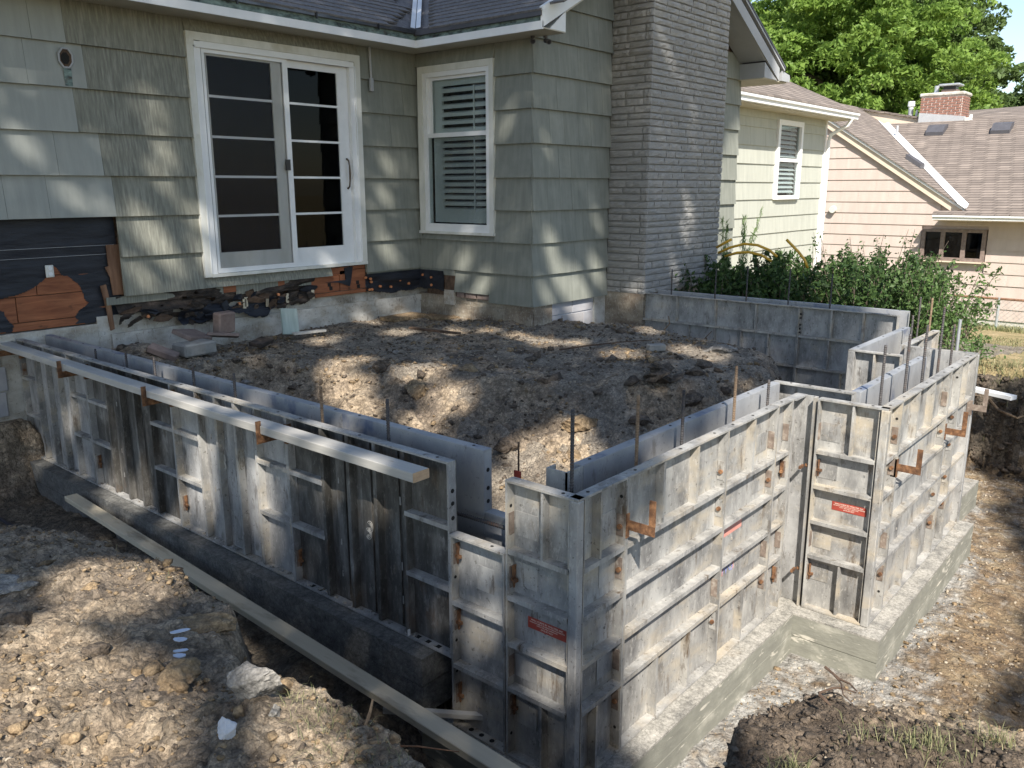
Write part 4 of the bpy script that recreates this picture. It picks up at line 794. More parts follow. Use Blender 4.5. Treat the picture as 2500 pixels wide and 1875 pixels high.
for a, b, l in ((2.33, 3.75, 'right smooth back form of the far cross wall'), (3.75, 5.14, 'left smooth back form of the far cross wall')):
    form(l, (8.73, a), (0, 1), (1, 0), b-a-.002, -1.25, 0.004, 'form_blue', (-.31,), (), group='smooth back forms of the far cross wall', weld=False)

# small cross tie bar in the gap, seen beyond the filler
t = thing('low_form', 'low pale inner form top seen in the gap beyond the filler form', 'concrete form', (2.79, 2.25, -1.3))
MB().box(2.762, 2.82, 2.15, 2.512, -1.3, -.30).build('face_sheet', 'form_blue', t)

# ------------------------------------------------------------------ rebar
def rebar(label, x, y, ztop, mat='rebar', zbot=-1.25, r=.0078, lean=(0, 0), group='vertical rebar standing between the forms'):
    t = thing('rebar', label, 'rebar', (x, y, zbot), group)
    dx, dy = lean; z = Vector((dx, dy, ztop-zbot))
    MB().tube([(x, y, zbot), (x+dx, y+dy, ztop)], r, 8).build('bar', mat, t, smooth=True)
    mb = MB(); L_ = ztop-zbot; k0 = max(0, int((-.35-zbot)/.013)); n = int(L_/.013)
    for k in range(k0, n):
        q = k*.013/L_; c = Vector((x, y, zbot))+z*q; mb.tube([c, c+Vector((0, 0, .0045))], r+.0018, 6)
    mb.build('deformation', mat, t, kind='stuff')
for l, x, y, zt, m_ in (('farthest rebar of the left wall', 2.67, 6.29, .035, 'rebar'), ('second farthest rebar of the left wall', 2.67, 5.81, .065, 'rebar'), ('third farthest rebar of the left wall', 2.67, 5.41, .085, 'rebar'),
    ('middle rebar of the left wall', 2.67, 4.91, .085, 'rebar'), ('rebar left of the near rusty one in the left wall', 2.67, 4.44, .111, 'rebar'), ('brown rusty rebar of the left wall', 2.67, 3.60, .158, 'rebar_rust'), ('nearest rebar of the left wall', 2.67, 3.07, .175, 'rebar'),
    ('dark rebar right at the near corner form', 2.68, 1.95, .31, 'rebar'), ('pale rusty rebar second from the near corner', 3.18, 1.95, .277, 'rebar_rust'), ('third rebar from the near corner', 3.60, 1.95, .222, 'rebar'), ('tall reddish rebar fourth from the near corner', 4.17, 1.95, .251, 'rebar_rust'),
    ('last rebar before the jog', 4.61, 1.95, .098, 'rebar'), ('first rebar right of the jog', 5.043, 1.45, .30, 'rebar'), ('second rebar right of the jog', 5.523, 1.45, .30, 'rebar'), ('third rebar right of the jog', 5.905, 1.45, .31, 'rebar'),
    ('fourth and tallest rebar right of the jog', 6.288, 1.45, .39, 'rebar'), ('short rebar at the far right corner', 6.63, 1.45, .225, 'rebar'),
    ('first rebar of the far wall beside the chimney', 8.6, 4.88, .27, 'rebar'), ('second rebar of the far wall from the chimney', 8.6, 4.33, .31, 'rebar'), ('third rebar of the far wall from the chimney', 8.6, 3.96, .36, 'rebar'),
    ('fourth rebar of the far wall from the chimney', 8.6, 3.49, .36, 'rebar'), ('fifth rebar of the far wall from the chimney', 8.6, 3.05, .33, 'rebar'), ('rusty rebar past the end of the far wall', 8.0, 1.95, .24, 'rebar_rust'), ('dark rebar standing in the shrubs right of the far wall', 8.6, 2.2, .17, 'rebar'), ('dark rebar beyond the far right corner', 7.45, 1.95, .15, 'rebar')):
    rebar(l, x, y, zt, m_)
t = thing('rebar', 'horizontal rebar crossing the gap beyond the filler form', 'rebar', (2.69, 2.6, -.31))
MB().tube([(2.69, 3.2, -.325), (2.69, 2.0, -.300)], .0085, 8).build('bar', 'rebar', t)
mb = MB()
for k in range(70):
    y = 2.0+k*.013; mb.tube([(2.69, y, -.3005-(y-2)*.0208), (2.69, y+.0045, -.3005-(y-2)*.0208)], .0105, 6)
mb.build('deformation', 'rebar', t, kind='stuff')
t = thing('stake', 'thin dark stake with a red tag behind the corner form', 'stake', (2.80, 2.35, -1.2))
MB().tube([(3.02, 2.52, -1.2), (3.02, 2.52, -.02)], .005, 6).build('rod', 'wood_dark', t); MB().box(3.008, 3.016, 2.50, 2.54, -.20, -.165).build('tag', 'red', t)
t = thing('stake', 'grey steel post at the far right corner', 'stake', (7.1, 1.7, -1.2))
MB().tube([(7.95, 1.70, -1.0), (7.95, 1.70, .08)], .013, 8).build('rod', 'steel', t)

# ------------------------------------------------------------------ lumber and brackets
def board(label, p0, p1, wdt, th, mat, name='board', cat='board', endmat=None, bow=0.0, up=(0, 0, 1), seg=14):
    p0 = Vector(p0); p1 = Vector(p1); d = (p1-p0).normalized(); s_ = d.cross(Vector(up)).normalized(); u = s_.cross(d)
    t = thing(name, label, cat, tuple(p0))
    mb = MB(); b = .003; prof = [(-wdt/2+b, -th), (wdt/2-b, -th), (wdt/2, -th+b), (wdt/2, -b), (wdt/2-b, 0), (-wdt/2+b, 0), (-wdt/2, -b), (-wdt/2, -th+b)]
    for k in range(seg+1):
        q = k/seg; c = p0+(p1-p0)*q-u*bow*4*q*(1-q)
        for a, z in prof: mb.v.append(tuple(c+s_*a+u*z))
    n = len(prof)
    for k in range(seg):
        for j in range(n): mb.f.append((k*n+j, k*n+(j+1) % n, (k+1)*n+(j+1) % n, (k+1)*n+j))
    mb.f.append(tuple(range(n-1, -1, -1))); mb.f.append(tuple(seg*n+j for j in range(n)))
    mb.build('timber', mat, t)
    if endmat:
        mb = MB(); c = p1 if endmat[1] else p0; sg = 1 if endmat[1] else -1
        q = [tuple(c+s_*a+u*z+d*sg*.0006) for a, z in prof]; mb.prism(q, d*sg*.0006); mb.build('end_grain', endmat[0], t)
    return t
board('long cement covered waler board resting on the brackets of the left forms', (2.44, 7.42, -.012), (2.418, 2.575, -.020), .098, .045, 'lumber_grey', 'waler_board', endmat=('endgrain', 1), bow=.004)
board('long pale plank leaning across the trench from the footing to the spoil', (2.36, 6.25, -1.004), (2.19, 1.0, -1.085), .089, .038, 'lumber', 'plank', 'plank', bow=.0)
board('white painted board poking out of the cut bank', (9.0, 1.86, -.70), (8.82, 1.36, -.705), .10, .04, 'white', 'board')
board('thin grey stake lying under the near end of the left forms', (2.30, 2.75, -1.2), (2.60, 2.35, -1.22), .03, .03, 'lumber_grey', 'stake', 'stake')
def bracket(label, p, n, out, arm_z, tab_h, mat='rust', e=(1, 0), up=True):
    """flat steel waler bracket: arm running out along n at height arm_z, upright tab at its end"""
    n = Vector((*n, 0)); e = Vector((*e, 0)); p = Vector(p); t = thing('waler_bracket', label, 'bracket', tuple(p), 'rusty waler brackets on the forms')
    def bx(a0, a1, b0, b1, z0, z1):
        mb = MB(); c = [p+e*a+n*b+Vector((0, 0, z)) for z in (z0, z1) for a, b in ((a0, b0), (a1, b0), (a1, b1), (a0, b1))]; mb.hexa([tuple(q) for q in c]); return mb
    bx(-.003, .003, -.02, out, arm_z-.022, arm_z+.022).build('arm', mat, t)
    bx(-.004, .005, out-.028, out, arm_z+.0225 if up else arm_z-.022, arm_z+tab_h).build('tab', mat, t)
    bx(-.010, .012, -.03, .004, arm_z-.06, arm_z+.05).build('hook', mat, t)
for y, l in ((3.74, 'bracket holding the waler board nearest its sawn end'), (4.965, 'middle orange bracket holding the waler board'), (6.185, 'third bracket from the near end of the waler board'), (7.37, 'farthest bracket of the waler board by the house')):
    bracket(l, (2.53, y, 0), (-1, 0), .178, -.095, .10, 'rust', (0, 1))
bracket('rusty bracket sticking out of the sunlit front form', (2.888, 1.805, 0), (0, -1), .135, -.215, .135, 'rust', (1, 0))
bracket('orange bracket sticking out right of the jog', (5.005, 1.31, 0), (0, -1), .13, -.40, .13, 'rust', (1, 0))
bracket('upper orange bracket near the far right corner', (6.078, 1.31, 0), (0, -1), .125, -.42, .15, 'rust', (1, 0))
bracket('farthest bracket against the dark cut bank', (6.80, 1.31, 0), (0, -1), .10, -.40, .15, 'rust_dark', (1, 0))

# ================================================================== GREEN HOUSE
YA, XB, YC = 7.37, 7.01, 5.66
ROWS = [-.065, .265, .605, .95, 1.29, 1.635, 1.98, 2.32, 2.654]
house = thing('green_house', 'sage green shake sided house with white sliding door, window and hanging torn tar paper', 'house', (4.2, 7.4, -.7))
def course(par, axis, plane, out, a0, a1, zb, zt, mat, wmin=.22, wmax=.5, seed=0, lap=.014, name='siding_shake', base=None):
    lip = .012 if mat in ('siding_tan', 'siding_annex') else .024
    """lapped shakes: axis 'x' runs along x on plane y=plane (out=-1 faces -y); axis 'y' on plane x=plane"""
    r = random.Random(seed*131+int(zb*1000)+int(a0*77)); a = a0
    while a < a1-1e-6:
        b = a+r.uniform(wmin, wmax)
        if a1-b < wmin*.7: b = a1
        g = .0011; t0 = r.uniform(-.0018, .0018); dz = r.uniform(-.0012, .0012)
        A, B = a+g, b-g; fb = plane+out*(lip+t0); ft = plane+out*(-.010); bk = plane-out*.012
        z0, z1 = zb+dz, zt+.004
        if axis == 'x': p = [(A, fb, z0), (B, fb, z0), (B, bk, z0), (A, bk, z0), (A, ft, z1), (B, ft, z1), (B, bk-out*.001, z1), (A, bk-out*.001, z1)]
        else: p = [(fb, A, z0), (fb, B, z0), (bk, B, z0), (bk, A, z0), (ft, A, z1), (ft, B, z1), (bk-out*.001, B, z1), (bk-out*.001, A, z1)]
        MB().hexa(p).build(name, mat, par); a = b
# ---- wall A
bnd = {3: 3.43, 4: 3.36, 5: 3.19, 6: 3.30, 7: 3.17}
for k in range(3, 8):
    course(house, 'x', YA, -1, 1.2, bnd[k], ROWS[k], ROWS[k+1] if k < 7 else 2.652, 'siding_smooth', .30, .52, seed=k)
for k in range(1, 8):
    x0 = 3.432 if k < 3 else bnd[k]
    if k == 1:
        course(house, 'x', YA, -1, x0, 4.2, ROWS[1], ROWS[2], 'siding_rib', .77, .8, seed=k)
        course(house, 'x', YA, -1, 4.2, 5.69, ROWS[1], .362, 'siding_rib', .5, .8, seed=k)
    elif k < 7: course(house, 'x', YA, -1, x0, 4.2, ROWS[k], ROWS[k+1], 'siding_rib', .8, 1.2, seed=k)
    else:
        course(house, 'x', YA, -1, x0, 4.2, ROWS[k], 2.652, 'siding_rib', .8, 1.2, seed=k); course(house, 'x', YA, -1, 4.2, 6.165, 2.549, 2.652, 'siding_rib', .8, 1.2, seed=k)
    course(house, 'x', YA, -1, 6.17, 7.03, ROWS[k], ROWS[k+1] if k < 7 else 2.652, 'siding', .28, .45, seed=k+20)
for x0, x1, z0, z1 in ((3.28, 3.93, .195, .262), (4.33, 4.40, .19, .262), (4.54, 5.02, .17, .262), (5.10, 5.58, .19, .262), (6.2, 7.02, .20, .262), (5.585, 5.62, .21, .262)):
    MB().box(x0, x1, 7.385, 7.395, z0, z1).build('starter_strip', 'siding_rib' if x0 < 6 else 'siding', house)
# ---- wall B and C
for k in range(0, 8):
    zt = ROWS[k+1] if k < 7 else 2.652; zb = ROWS[k]
    if k == 0:
        course(house, 'y', XB, -1, 5.66, 6.27, zb, zt, 'siding', .25, .4, seed=40); course(house, 'y', XB, -1, 6.27, 6.80, .017, zt, 'siding', .25, .3, seed=41)
        MB().box(6.998, 7.02, 6.80, 7.37, .20, .262).build('starter_strip', 'siding', house)
    elif k == 1: course(house, 'y', XB, -1, 5.66, 7.37, zb, zt, 'siding', .3, .6, seed=42)
    elif k == 2: course(house, 'y', XB, -1, 5.66, 6.18, zb, zt, 'siding', .3, .52, seed=43); course(house, 'y', XB, -1, 6.18, 7.315, zb, .672, 'siding', .6, .9, seed=44); course(house, 'y', XB, -1, 7.315, 7.37, zb, zt, 'siding', .05, .06, seed=45)
    elif k < 7: course(house, 'y', XB, -1, 5.66, 6.175, zb, zt, 'siding', .3, .52, seed=43+k); course(house, 'y', XB, -1, 7.315, 7.37, zb, zt, 'siding', .05, .06, seed=45)
    else: course(house, 'y', XB, -1, 5.66, 6.175, zb, zt, 'siding', .3, .52, seed=50); course(house, 'y', XB, -1, 6.175, 7.37, 2.51, zt, 'siding', .6, .9, seed=51)
for k in range(0, 14):
    zb = ROWS[0]+.3425*k if k > 8 else (ROWS[k] if k < 9 else 0); zb = ROWS[k] if k < 9 else 2.654+.34*(k-8); zt = ROWS[k+1] if k < 8 else zb+.34
    course(house, 'x', YC, -1, 7.0, 8.42, zb, zt, 'siding', .18, .42, seed=60+k)
    if k < 9 or True:
        x1 = 11.70 if k < 8 else 11.70-(k-8)*.62
        if x1 > 10.3: course(house, 'x', YC, -1, 10.2, x1, zb, zt, 'siding', .3, .6, seed=80+k)
MB().box(11.67, 11.70, 5.66, 7.39, -.5, 2.65).build('wall_return', 'siding', house)
# structural backing behind the shakes and the foundations
mb = MB(); mb.box(1.0, 4.25, 7.47, 7.6, .045, 2.70); mb.box(6.13, 7.2, 7.40, 7.6, .22, 2.70); mb.box(4.25, 6.13, 7.47, 7.6, .045, .36); mb.box(4.25, 6.13, 7.40, 7.6, 2.52, 2.7)
mb.box(7.03, 7.2, 5.70, 6.20, -.04, 2.7).box(7.03, 7.2, 7.29, 7.40, .22, 2.7).box(7.03, 7.2, 6.2, 7.29, -.04, .70).box(7.03, 7.2, 6.2, 7.29, 2.48, 2.7)
mb.box(7.2, 8.6, 5.69, 5.9, -.06, 4.6).box(10.1, 11.66, 5.69, 5.9, -.06, 3.6); mb.build('sheathing_wall', 'wood_dark', house)
fo = MB().box(.8, 3.2, 7.435, 7.7, -.72, .04).box(3.2, 7.2, 7.43, 7.7, -.72, .10).build('foundation_wall', 'found', house)
MB().box(3.3, 7.03, 7.395, 7.43, -.6, -.06).build('foundation_ledge', 'found', house)
MB().box(7.035, 7.2, 5.68, 7.43, -.72, -.04).box(7.02, 7.035, 5.67, 7.43, -.72, -.13).build('foundation_wall', 'found2', house)
MB().box(7.2, 8.45, 5.695, 5.9, -.9, -.066).build('foundation_wall', 'joint', house)
for (x0, x1, z0, z1) in ((7.385, 7.762, -.205, -.072), (7.774, 8.17, -.21, -.072), (7.385, 7.568, -.40, -.215), (7.58, 7.985, -.41, -.22), (7.997, 8.17, -.41, -.222), (7.385, 7.75, -.60, -.41), (7.762, 8.17, -.60, -.42)):
    MB().bevbox(x0, x1, 5.680, 5.695, z0, z1, .004).build('concrete_block', 'block', house)
MB().box(8.19, 8.42, 5.672, 5.69, -.8, -.07).build('mortar_strip', 'found', house)
MB().box(7.05, 7.37, 5.665, 5.69, -.7, -.07).build('corner_stub', 'found2', house)
# concrete blocks left of the long forms (joints recessed)
for (x0, x1, z0, z1) in ((1.5, 1.98, -.205, -.01), (1.99, 2.40, -.205, -.01), (1.5, 1.78, -.41, -.215), (1.79, 2.20, -.41, -.215), (2.21, 2.43, -.41, -.215), (1.5, 1.98, -.62, -.42), (1.99, 2.41, -.62, -.42)):
    MB().bevbox(x0, x1, 7.418, 7.434, z0, z1, .004).build('concrete_block', 'block', house)
MB().box(1.2, 2.52, 7.40, 7.436, -.012, .045).build('sill_ledge', 'found', house)
# exposed boards and tar paper
for (x0, x1, z0, z1, mt_) in ((1.5, 2.58, .12, .325, 'wood_red'), (2.586, 3.3, .12, .325, 'wood_red'), (1.5, 2.75, .33, .48, 'wood_red'), (2.755, 3.3, .33, .48, 'wood_red'), (1.5, 3.3, .05, .114, 'wood_red'), (1.5, 3.3, .485, .60, 'wood_red')):
    MB().bevbox(x0, x1, 7.452, 7.470, z0, z1, .003).build('sheathing_board', mt_, house)
hole = [(2.46, .325), (2.60, .345), (2.72, .385), (2.83, .46), (2.84, .56), (2.885, .575), (2.93, .54), (2.955, .475), (3.00, .47), (3.05, .43), (3.095, .385), (3.115, .32), (3.125, .26), (3.155, .225), (3.07, .175), (3.02, .12), (3.05, .085), (3.0, .04), (2.52, .03), (2.54, .10), (2.50, .16), (2.485, .22), (2.452, .24)]
def feltsheet(name, x0, x1, z0, z1, nx_, nz_, y0, hole_=None, cutf=None, amp=.008, mat='felt', par=None):
    xs = np.linspace(x0, x1, nx_); zs = np.linspace(z0, z1, nz_); X, Z = np.meshgrid(xs, zs, indexing='ij')
    Y = y0-amp*(fbm(X*1.0, Z*6.0, 2.2, 4)+.5)-amp*.6*np.sin(Z*34+3*np.sin(X*3))*np.clip(.6-Z, 0, 1)
    V = np.stack([X.ravel(), Y.ravel(), Z.ravel()], 1); ix = np.arange(X.size).reshape(X.shape)
    Q_ = np.stack([ix[:-1, :-1].ravel(), ix[1:, :-1].ravel(), ix[1:, 1:].ravel(), ix[:-1, 1:].ravel()], 1)
    c = V[Q_].mean(1); keep = np.ones(len(Q_), bool)
    if hole_: keep &= sdf(hole_, c[:, 0], c[:, 2])+.008*fbm(c[:, 0], c[:, 2], 9, 3) > 0
    if cutf: keep &= cutf(c[:, 0], c[:, 2])
    Q_ = Q_[keep]; u, inv = np.unique(Q_, return_inverse=True); V = V[u]; Q_ = inv.reshape(Q_.shape)
    V2 = V.copy(); V2[:, 1] += .003; n = len(V)
    V = np.concatenate([V, V2]); F = np.concatenate([Q_, Q_[:, ::-1]+n])
    off = np.array(par.location) if par else np.zeros(3)
    me = mesh_np(name, V-off, F, mat); me.polygons.foreach_set('use_smooth', [True]*len(me.polygons)); o = bpy.data.objects.new(name, me); COL.objects.link(o); o.parent = par; return o
feltsheet('tar_paper', 1.2, 3.44, .03, .962, 260, 130, 7.452, hole, lambda x, z: (z > .05+.03*fbm(x, z*0, 4, 3)+.03*(x > 3.2)), par=house)
MB().box(1.5, 3.42, 7.4415, 7.4425, .708, .711).box(1.5, 3.42, 7.4415, 7.4425, .632, .635).build('chalk_line', 'greypaint_and_shade', house)
# strips of brown board at the edge of the felt
mb = MB().prism([(3.345, 7.424, .71), (3.46, 7.424, .71), (3.46, 7.424, .275), (3.36, 7.424, .275), (3.35, 7.424, .43), (3.315, 7.424, .52), (3.345, 7.424, .53)], (0, .012, 0)); mb.build('edge_board', 'wood_brown', house)
MB().prism([(3.255, 7.41, .365), (3.30, 7.41, .375), (3.325, 7.41, .20), (3.335, 7.41, -.02), (3.30, 7.41, -.03), (3.285, 7.41, .15)], (0, .018, 0)).build('hanging_lath', 'wood_brown', house)
# torn skirt under the siding
def band(x, z): return (z < .30) & (z > .07+.22*fbm(x, x*0, 3.4, 4, .6)-.05*(x < 4.4)+.05*fbm(x, z, 16, 3)) & (x < 5.5) & (fbm(x*1.0, z*2.5, 9, 3) < .42)
feltsheet('torn_tar_paper', 3.36, 5.46, -.10, .262, 260, 60, 7.405, None, band, .05, 'felt2', house)
feltsheet('torn_tar_paper', 3.8, 5.3, -.12, .12, 200, 50, 7.385, None, lambda x, z: (z < .09+.10*fbm(x, x*0, 5.1, 3)) & (z > -.01+.16*fbm(x+4, x*0, 5.6, 3)) & (fbm(x+2, x*0, 1.9, 2) > -.08), .06, 'felt', house)
feltsheet('hanging_tar_paper', 6.16, 7.02, -.02, .245, 120, 40, 7.392, None, lambda x, z: z > .03+.05*fbm(x, x*0, 5, 3), .04, 'felt', house)
def feltB(name, y0, y1, z0, z1, mat, amp, par, f):
    ys = np.linspace(y0, y1, 90); zs = np.linspace(z0, z1, 40); Y, Z = np.meshgrid(ys, zs, indexing='ij'); X = 6.995-amp*(fbm(Y, Z, 7, 4)+.5)
    V = np.stack([X.ravel(), Y.ravel(), Z.ravel()], 1); ix = np.arange(Y.size).reshape(Y.shape); Q_ = np.stack([ix[:-1, :-1].ravel(), ix[1:, :-1].ravel(), ix[1:, 1:].ravel(), ix[:-1, 1:].ravel()], 1)
    c = V[Q_].mean(1); Q_ = Q_[f(c[:, 1], c[:, 2])]; u, inv = np.unique(Q_, return_inverse=True); V = V[u]; Q_ = inv.reshape(Q_.shape); V2 = V.copy(); V2[:, 0] += .003; F = np.concatenate([Q_, Q_[:, ::-1]+len(V)])
    me = mesh_np(name, np.concatenate([V, V2])-np.array(par.location), F, mat); me.polygons.foreach_set('use_smooth', [True]*len(me.polygons)); o = bpy.data.objects.new(name, me); COL.objects.link(o); o.parent = par
feltB('hanging_tar_paper', 6.97, 7.38, -.03, .245, 'felt', .02, house, lambda y, z: z > .015+.05*fbm(y, y*0, 5, 3))
r_ = random.Random(77)
for k in range(46):
    cx_ = r_.uniform(3.42, 5.42); cz_ = .02+r_.uniform(0, .15)-.03*(cx_ < 4.2); w_, h_ = r_.uniform(.03, .13), r_.uniform(.015, .06); tl_ = r_.uniform(-.5, .5); yb_ = r_.uniform(7.335, 7.375); pts = []
    for q in range(8):
        a_ = q*math.pi/4+r_.uniform(-.25, .25); rr_ = r_.uniform(.55, 1.15); px_, pz_ = w_*math.cos(a_)*rr_, h_*math.sin(a_)*rr_
        pts.append((cx_+px_*math.cos(tl_)-pz_*math.sin(tl_), yb_-pz_*r_.uniform(-.2, .9), cz_+px_*math.sin(tl_)+pz_*math.cos(tl_)))
    MB().prism(pts, (0, .004, 0)).build('paper_scrap', r_.choice(('felt', 'felt2', 'felt2', 'wood_dark')), house)
MB().box(7.0, 7.03, 6.80, 6.965, .03, .20).build('rotten_board', 'wood_dark', house)
MB().box(7.0, 7.035, 6.82, 6.98, -.14, .03).build('pale_patch', 'found', house)
for (y0, y1, z0, z1) in ((6.28, 6.46, -.045, .01), (6.48, 6.64, -.045, .012), (6.66, 6.78, -.045, .012)): MB().bevbox(7.005, 7.03, y0, y1, z0, z1, .003).build('brick', 'slate', house)
for (x0, x1, z0, z1) in ((5.42, 6.18, .045, .085), (5.43, 5.80, .09, .262), (5.81, 6.165, .09, .31), (5.70, 5.95, .266, .345), (5.97, 6.165, .315, .35), (4.40, 4.54, .20, .262), (5.02, 5.10, .20, .265)):
    MB().bevbox(x0, x1, 7.383, 7.40, z0, z1, .003).build('sheathing_board', 'wood_red', house)
MB().prism([(5.87, 7.378, .34), (5.99, 7.378, .345), (5.96, 7.372, .22), (5.93, 7.366, .13), (5.78, 7.370, .185), (5.60, 7.378, .20), (5.88, 7.372, .205)], (0, .006, 0)).build('tar_paper_flap', 'felt', house)
mb = MB()
for x, z in ((5.66, .17), (5.68, .13), (6.05, .165), (6.06, .12)): mb.box(x-.02, x+.02, 7.379, 7.3829, z-.02, z+.02)
mb.build('nail_hole', 'hole', house)
for x, z, r_ in ((4.62, .10, .4), (4.60, .085, -.1), (4.86, .075, .05), (5.10, .09, -.05), (5.42, .10, .1)):
    MB().bevbox(x-.018, x+.018, 7.350, 7.358, z-.055, z+.04, .002).build('wood_shim', 'lumber', house)
mb = MB()
for x, z in ((3.62, .065), (4.55, .085), (5.0, .13), (6.22, .19), (6.23, .155), (6.20, .07), (6.235, .07), (6.36, .095), (6.52, .075), (6.66, .14), (6.80, .09), (6.15, .21)):
    mb.tube([(x, 7.350, z), (x, 7.372, z)], .014, 10)
for y, z in ((7.30, .18), (7.16, .16), (7.16, .07)): mb.tube([(6.965, y, z), (6.98, y, z)], .014, 10)
mb.build('cap_nail', 'orange', house)
# ---- outlet and vent hole
t = MB().bevbox(2.83, 2.895, 7.425, 7.436, .47, .57, .004).build('outlet_plate', 'offwhite', house); 
mb = MB()
for z in (.545, .498): mb.tube([(2.864, 7.419, z), (2.864, 7.4248, z)], .017, 12)
mb.build('socket', 'white', t)
mb = MB(); P8 = [(3.153+.056*math.cos(math.pi/8+k*math.pi/4), 2.203+.078*math.sin(math.pi/8+k*math.pi/4)) for k in range(8)]
for k in range(8):
    a, b = P8[k], P8[(k+1) % 8]; mb.tube([(a[0], 7.352, a[1]), (b[0], 7.352, b[1])], .008, 6)
t = mb.build('vent_ring', 'greypaint_and_shade', house)
MB().prism([(3.153+(a[0]-3.153)*.93, 7.350, 2.203+(a[1]-2.203)*.93) for a in P8], (0, .006, 0)).build('vent_recess', 'wood_dark', t)
MB().prism([(3.153+(a[0]-3.155)*.62-.004, 7.347, 2.200+(a[1]-2.203)*.60) for a in P8], (0, .002, 0)).build('vent_void', 'hole', t)
MB().box(3.125, 3.185, 7.3475, 7.3485, 1.985, 2.125).build('paint_run', 'moss', house)
# ---- sliding door
dr = MB().box(4.20, 4.272, 7.335, 7.40, .366, 2.545).box(6.093, 6.168, 7.335, 7.40, .366, 2.545).box(4.272, 6.093, 7.335, 7.40, 2.475, 2.545).build('sliding_door', 'offwhite', house)
def dp(nm, mt_, *bx): 
    mb = MB()
    for b in bx: mb.box(*b)
    return mb.build(nm, mt_, dr)
dp('outer_frame', 'white', (4.2725, 4.335, 7.345, 7.45, .372, 2.47), (6.03, 6.0925, 7.345, 7.45, .372, 2.47), (4.335, 6.03, 7.345, 7.45, 2.425, 2.4745))
dp('head_bead', 'white', (4.262, 6.10, 7.330, 7.344, 2.415, 2.43), (4.262, 4.274, 7.330, 7.344, .40, 2.43), (6.09, 6.10, 7.330, 7.344, .40, 2.43))
dp('threshold', 'offwhite', (4.2725, 6.165, 7.325, 7.45, .362, .392))
# screen leaf (front)
dp('screen_frame', 'white', (4.345, 4.372, 7.352, 7.368, .395, 2.418), (5.205, 5.262, 7.352, 7.368, .395, 2.418), (4.372, 5.205, 7.352, 7.368, 2.38, 2.418), (4.372, 5.205, 7.352, 7.368, .395, .44))
dp('insect_screen', 'screen_door', (4.372, 5.205, 7.360, 7.3605, .44, 2.38))
dp('screen_latch', 'black', (5.175, 5.225, 7.338, 7.3515, 1.36, 1.465))
# left leaf behind screen
dp('left_leaf', 'offwhite', (4.375, 4.405, 7.375, 7.41, .44, 2.40), (5.085, 5.20, 7.375, 7.41, .44, 2.40), (4.405, 5.085, 7.375, 7.41, 2.362, 2.40), (4.405, 5.085, 7.375, 7.41, .44, .585))
dp('door_pane', 'darkglass', (4.405, 5.085, 7.39, 7.396, .585, 2.362))
for z in (2.012, 1.652, 1.292, .928): dp('glazing_bar', 'white', (4.405, 5.085, 7.380, 7.389, z-.011, z+.011)); dp('glazing_bar', 'white', (5.272, 5.892, 7.395, 7.4045, z-.011, z+.011))
dp('right_leaf', 'white', (5.215, 5.272, 7.390, 7.43, .392, 2.42), (5.892, 6.028, 7.390, 7.43, .392, 2.42), (5.272, 5.892, 7.390, 7.43, 2.346, 2.42), (5.272, 5.892, 7.390, 7.43, .392, .582))
dp('door_pane', 'darkglass', (5.272, 5.892, 7.405, 7.411, .582, 2.346))
dp('dark_interior', 'room', (4.3, 6.08, 7.9, 7.92, .3, 2.5), (4.28, 4.3, 7.45, 7.92, .3, 2.5), (6.08, 6.1, 7.45, 7.92, .3, 2.5), (4.3, 6.08, 7.45, 7.9, .3, .32), (4.3, 6.08, 7.45, 7.9, 2.48, 2.5))
MB().tube([(5.977, 7.385, 1.18), (5.977, 7.355, 1.20), (5.977, 7.345, 1.26), (5.977, 7.34, 1.34), (5.977, 7.345, 1.42), (5.977, 7.355, 1.47), (5.977, 7.385, 1.49)], [.011, .009, .008, .011, .008, .009, .011], 8).build('door_handle', 'bronze', dr)
# conduit
MB().tube([(6.305, 7.33, 2.652), (6.312, 7.33, 2.33)], .012, 8).build('conduit', 'greypaint_and_shade', house); MB().bevbox(6.29, 6.335, 7.315, 7.345, 2.20, 2.335, .004).build('conduit_cap', 'greypaint_and_shade', house)
# ---- window on wall B
wn = MB().box(6.975, 7.03, 7.24, 7.315, .672, 2.505).box(6.975, 7.03, 6.175, 6.235, .672, 2.505).box(6.975, 7.03, 6.235, 7.24, 2.435, 2.505).build('bay_window', 'offwhite', house)
def wp(nm, mt_, *bx):
    mb = MB()
    for b in bx: mb.box(*b)
    return mb.build(nm, mt_, wn)
wp('window_sill', 'offwhite', (6.955, 7.03, 6.165, 7.325, .672, .70)); wp('window_frame', 'white', (6.985, 7.06, 7.185, 7.24, .70, 2.435), (6.985, 7.06, 6.235, 6.285, .70, 2.435), (6.985, 7.06, 6.285, 7.185, 2.385, 2.435), (6.985, 7.06, 6.285, 7.185, .70, .785))
wp('meeting_rail', 'white', (6.99, 7.05, 6.285, 7.185, 1.738, 1.785))
wp('upper_sash', 'white', (7.02, 7.045, 7.13, 7.1845, 1.786, 2.384), (7.02, 7.045, 6.2855, 6.30, 1.786, 2.384), (7.02, 7.045, 6.30, 7.13, 2.352, 2.384))
wp('window_pane', 'glass', (7.032, 7.036, 6.30, 7.13, 1.786, 2.352)); wp('window_pane', 'glass', (7.008, 7.012, 6.285, 7.185, .786, 1.737))
wp('insect_screen', 'screen_light', (7.001, 7.0015, 6.285, 7.10, .786, 1.737))
wp('shutter_frame', 'blind', (7.07, 7.095, 7.02, 7.16, .80, 2.38), (7.07, 7.095, 6.29, 6.32, .80, 2.38), (7.07, 7.095, 6.32, 7.02, 2.29, 2.38), (7.07, 7.095, 6.32, 7.02, .80, .92))
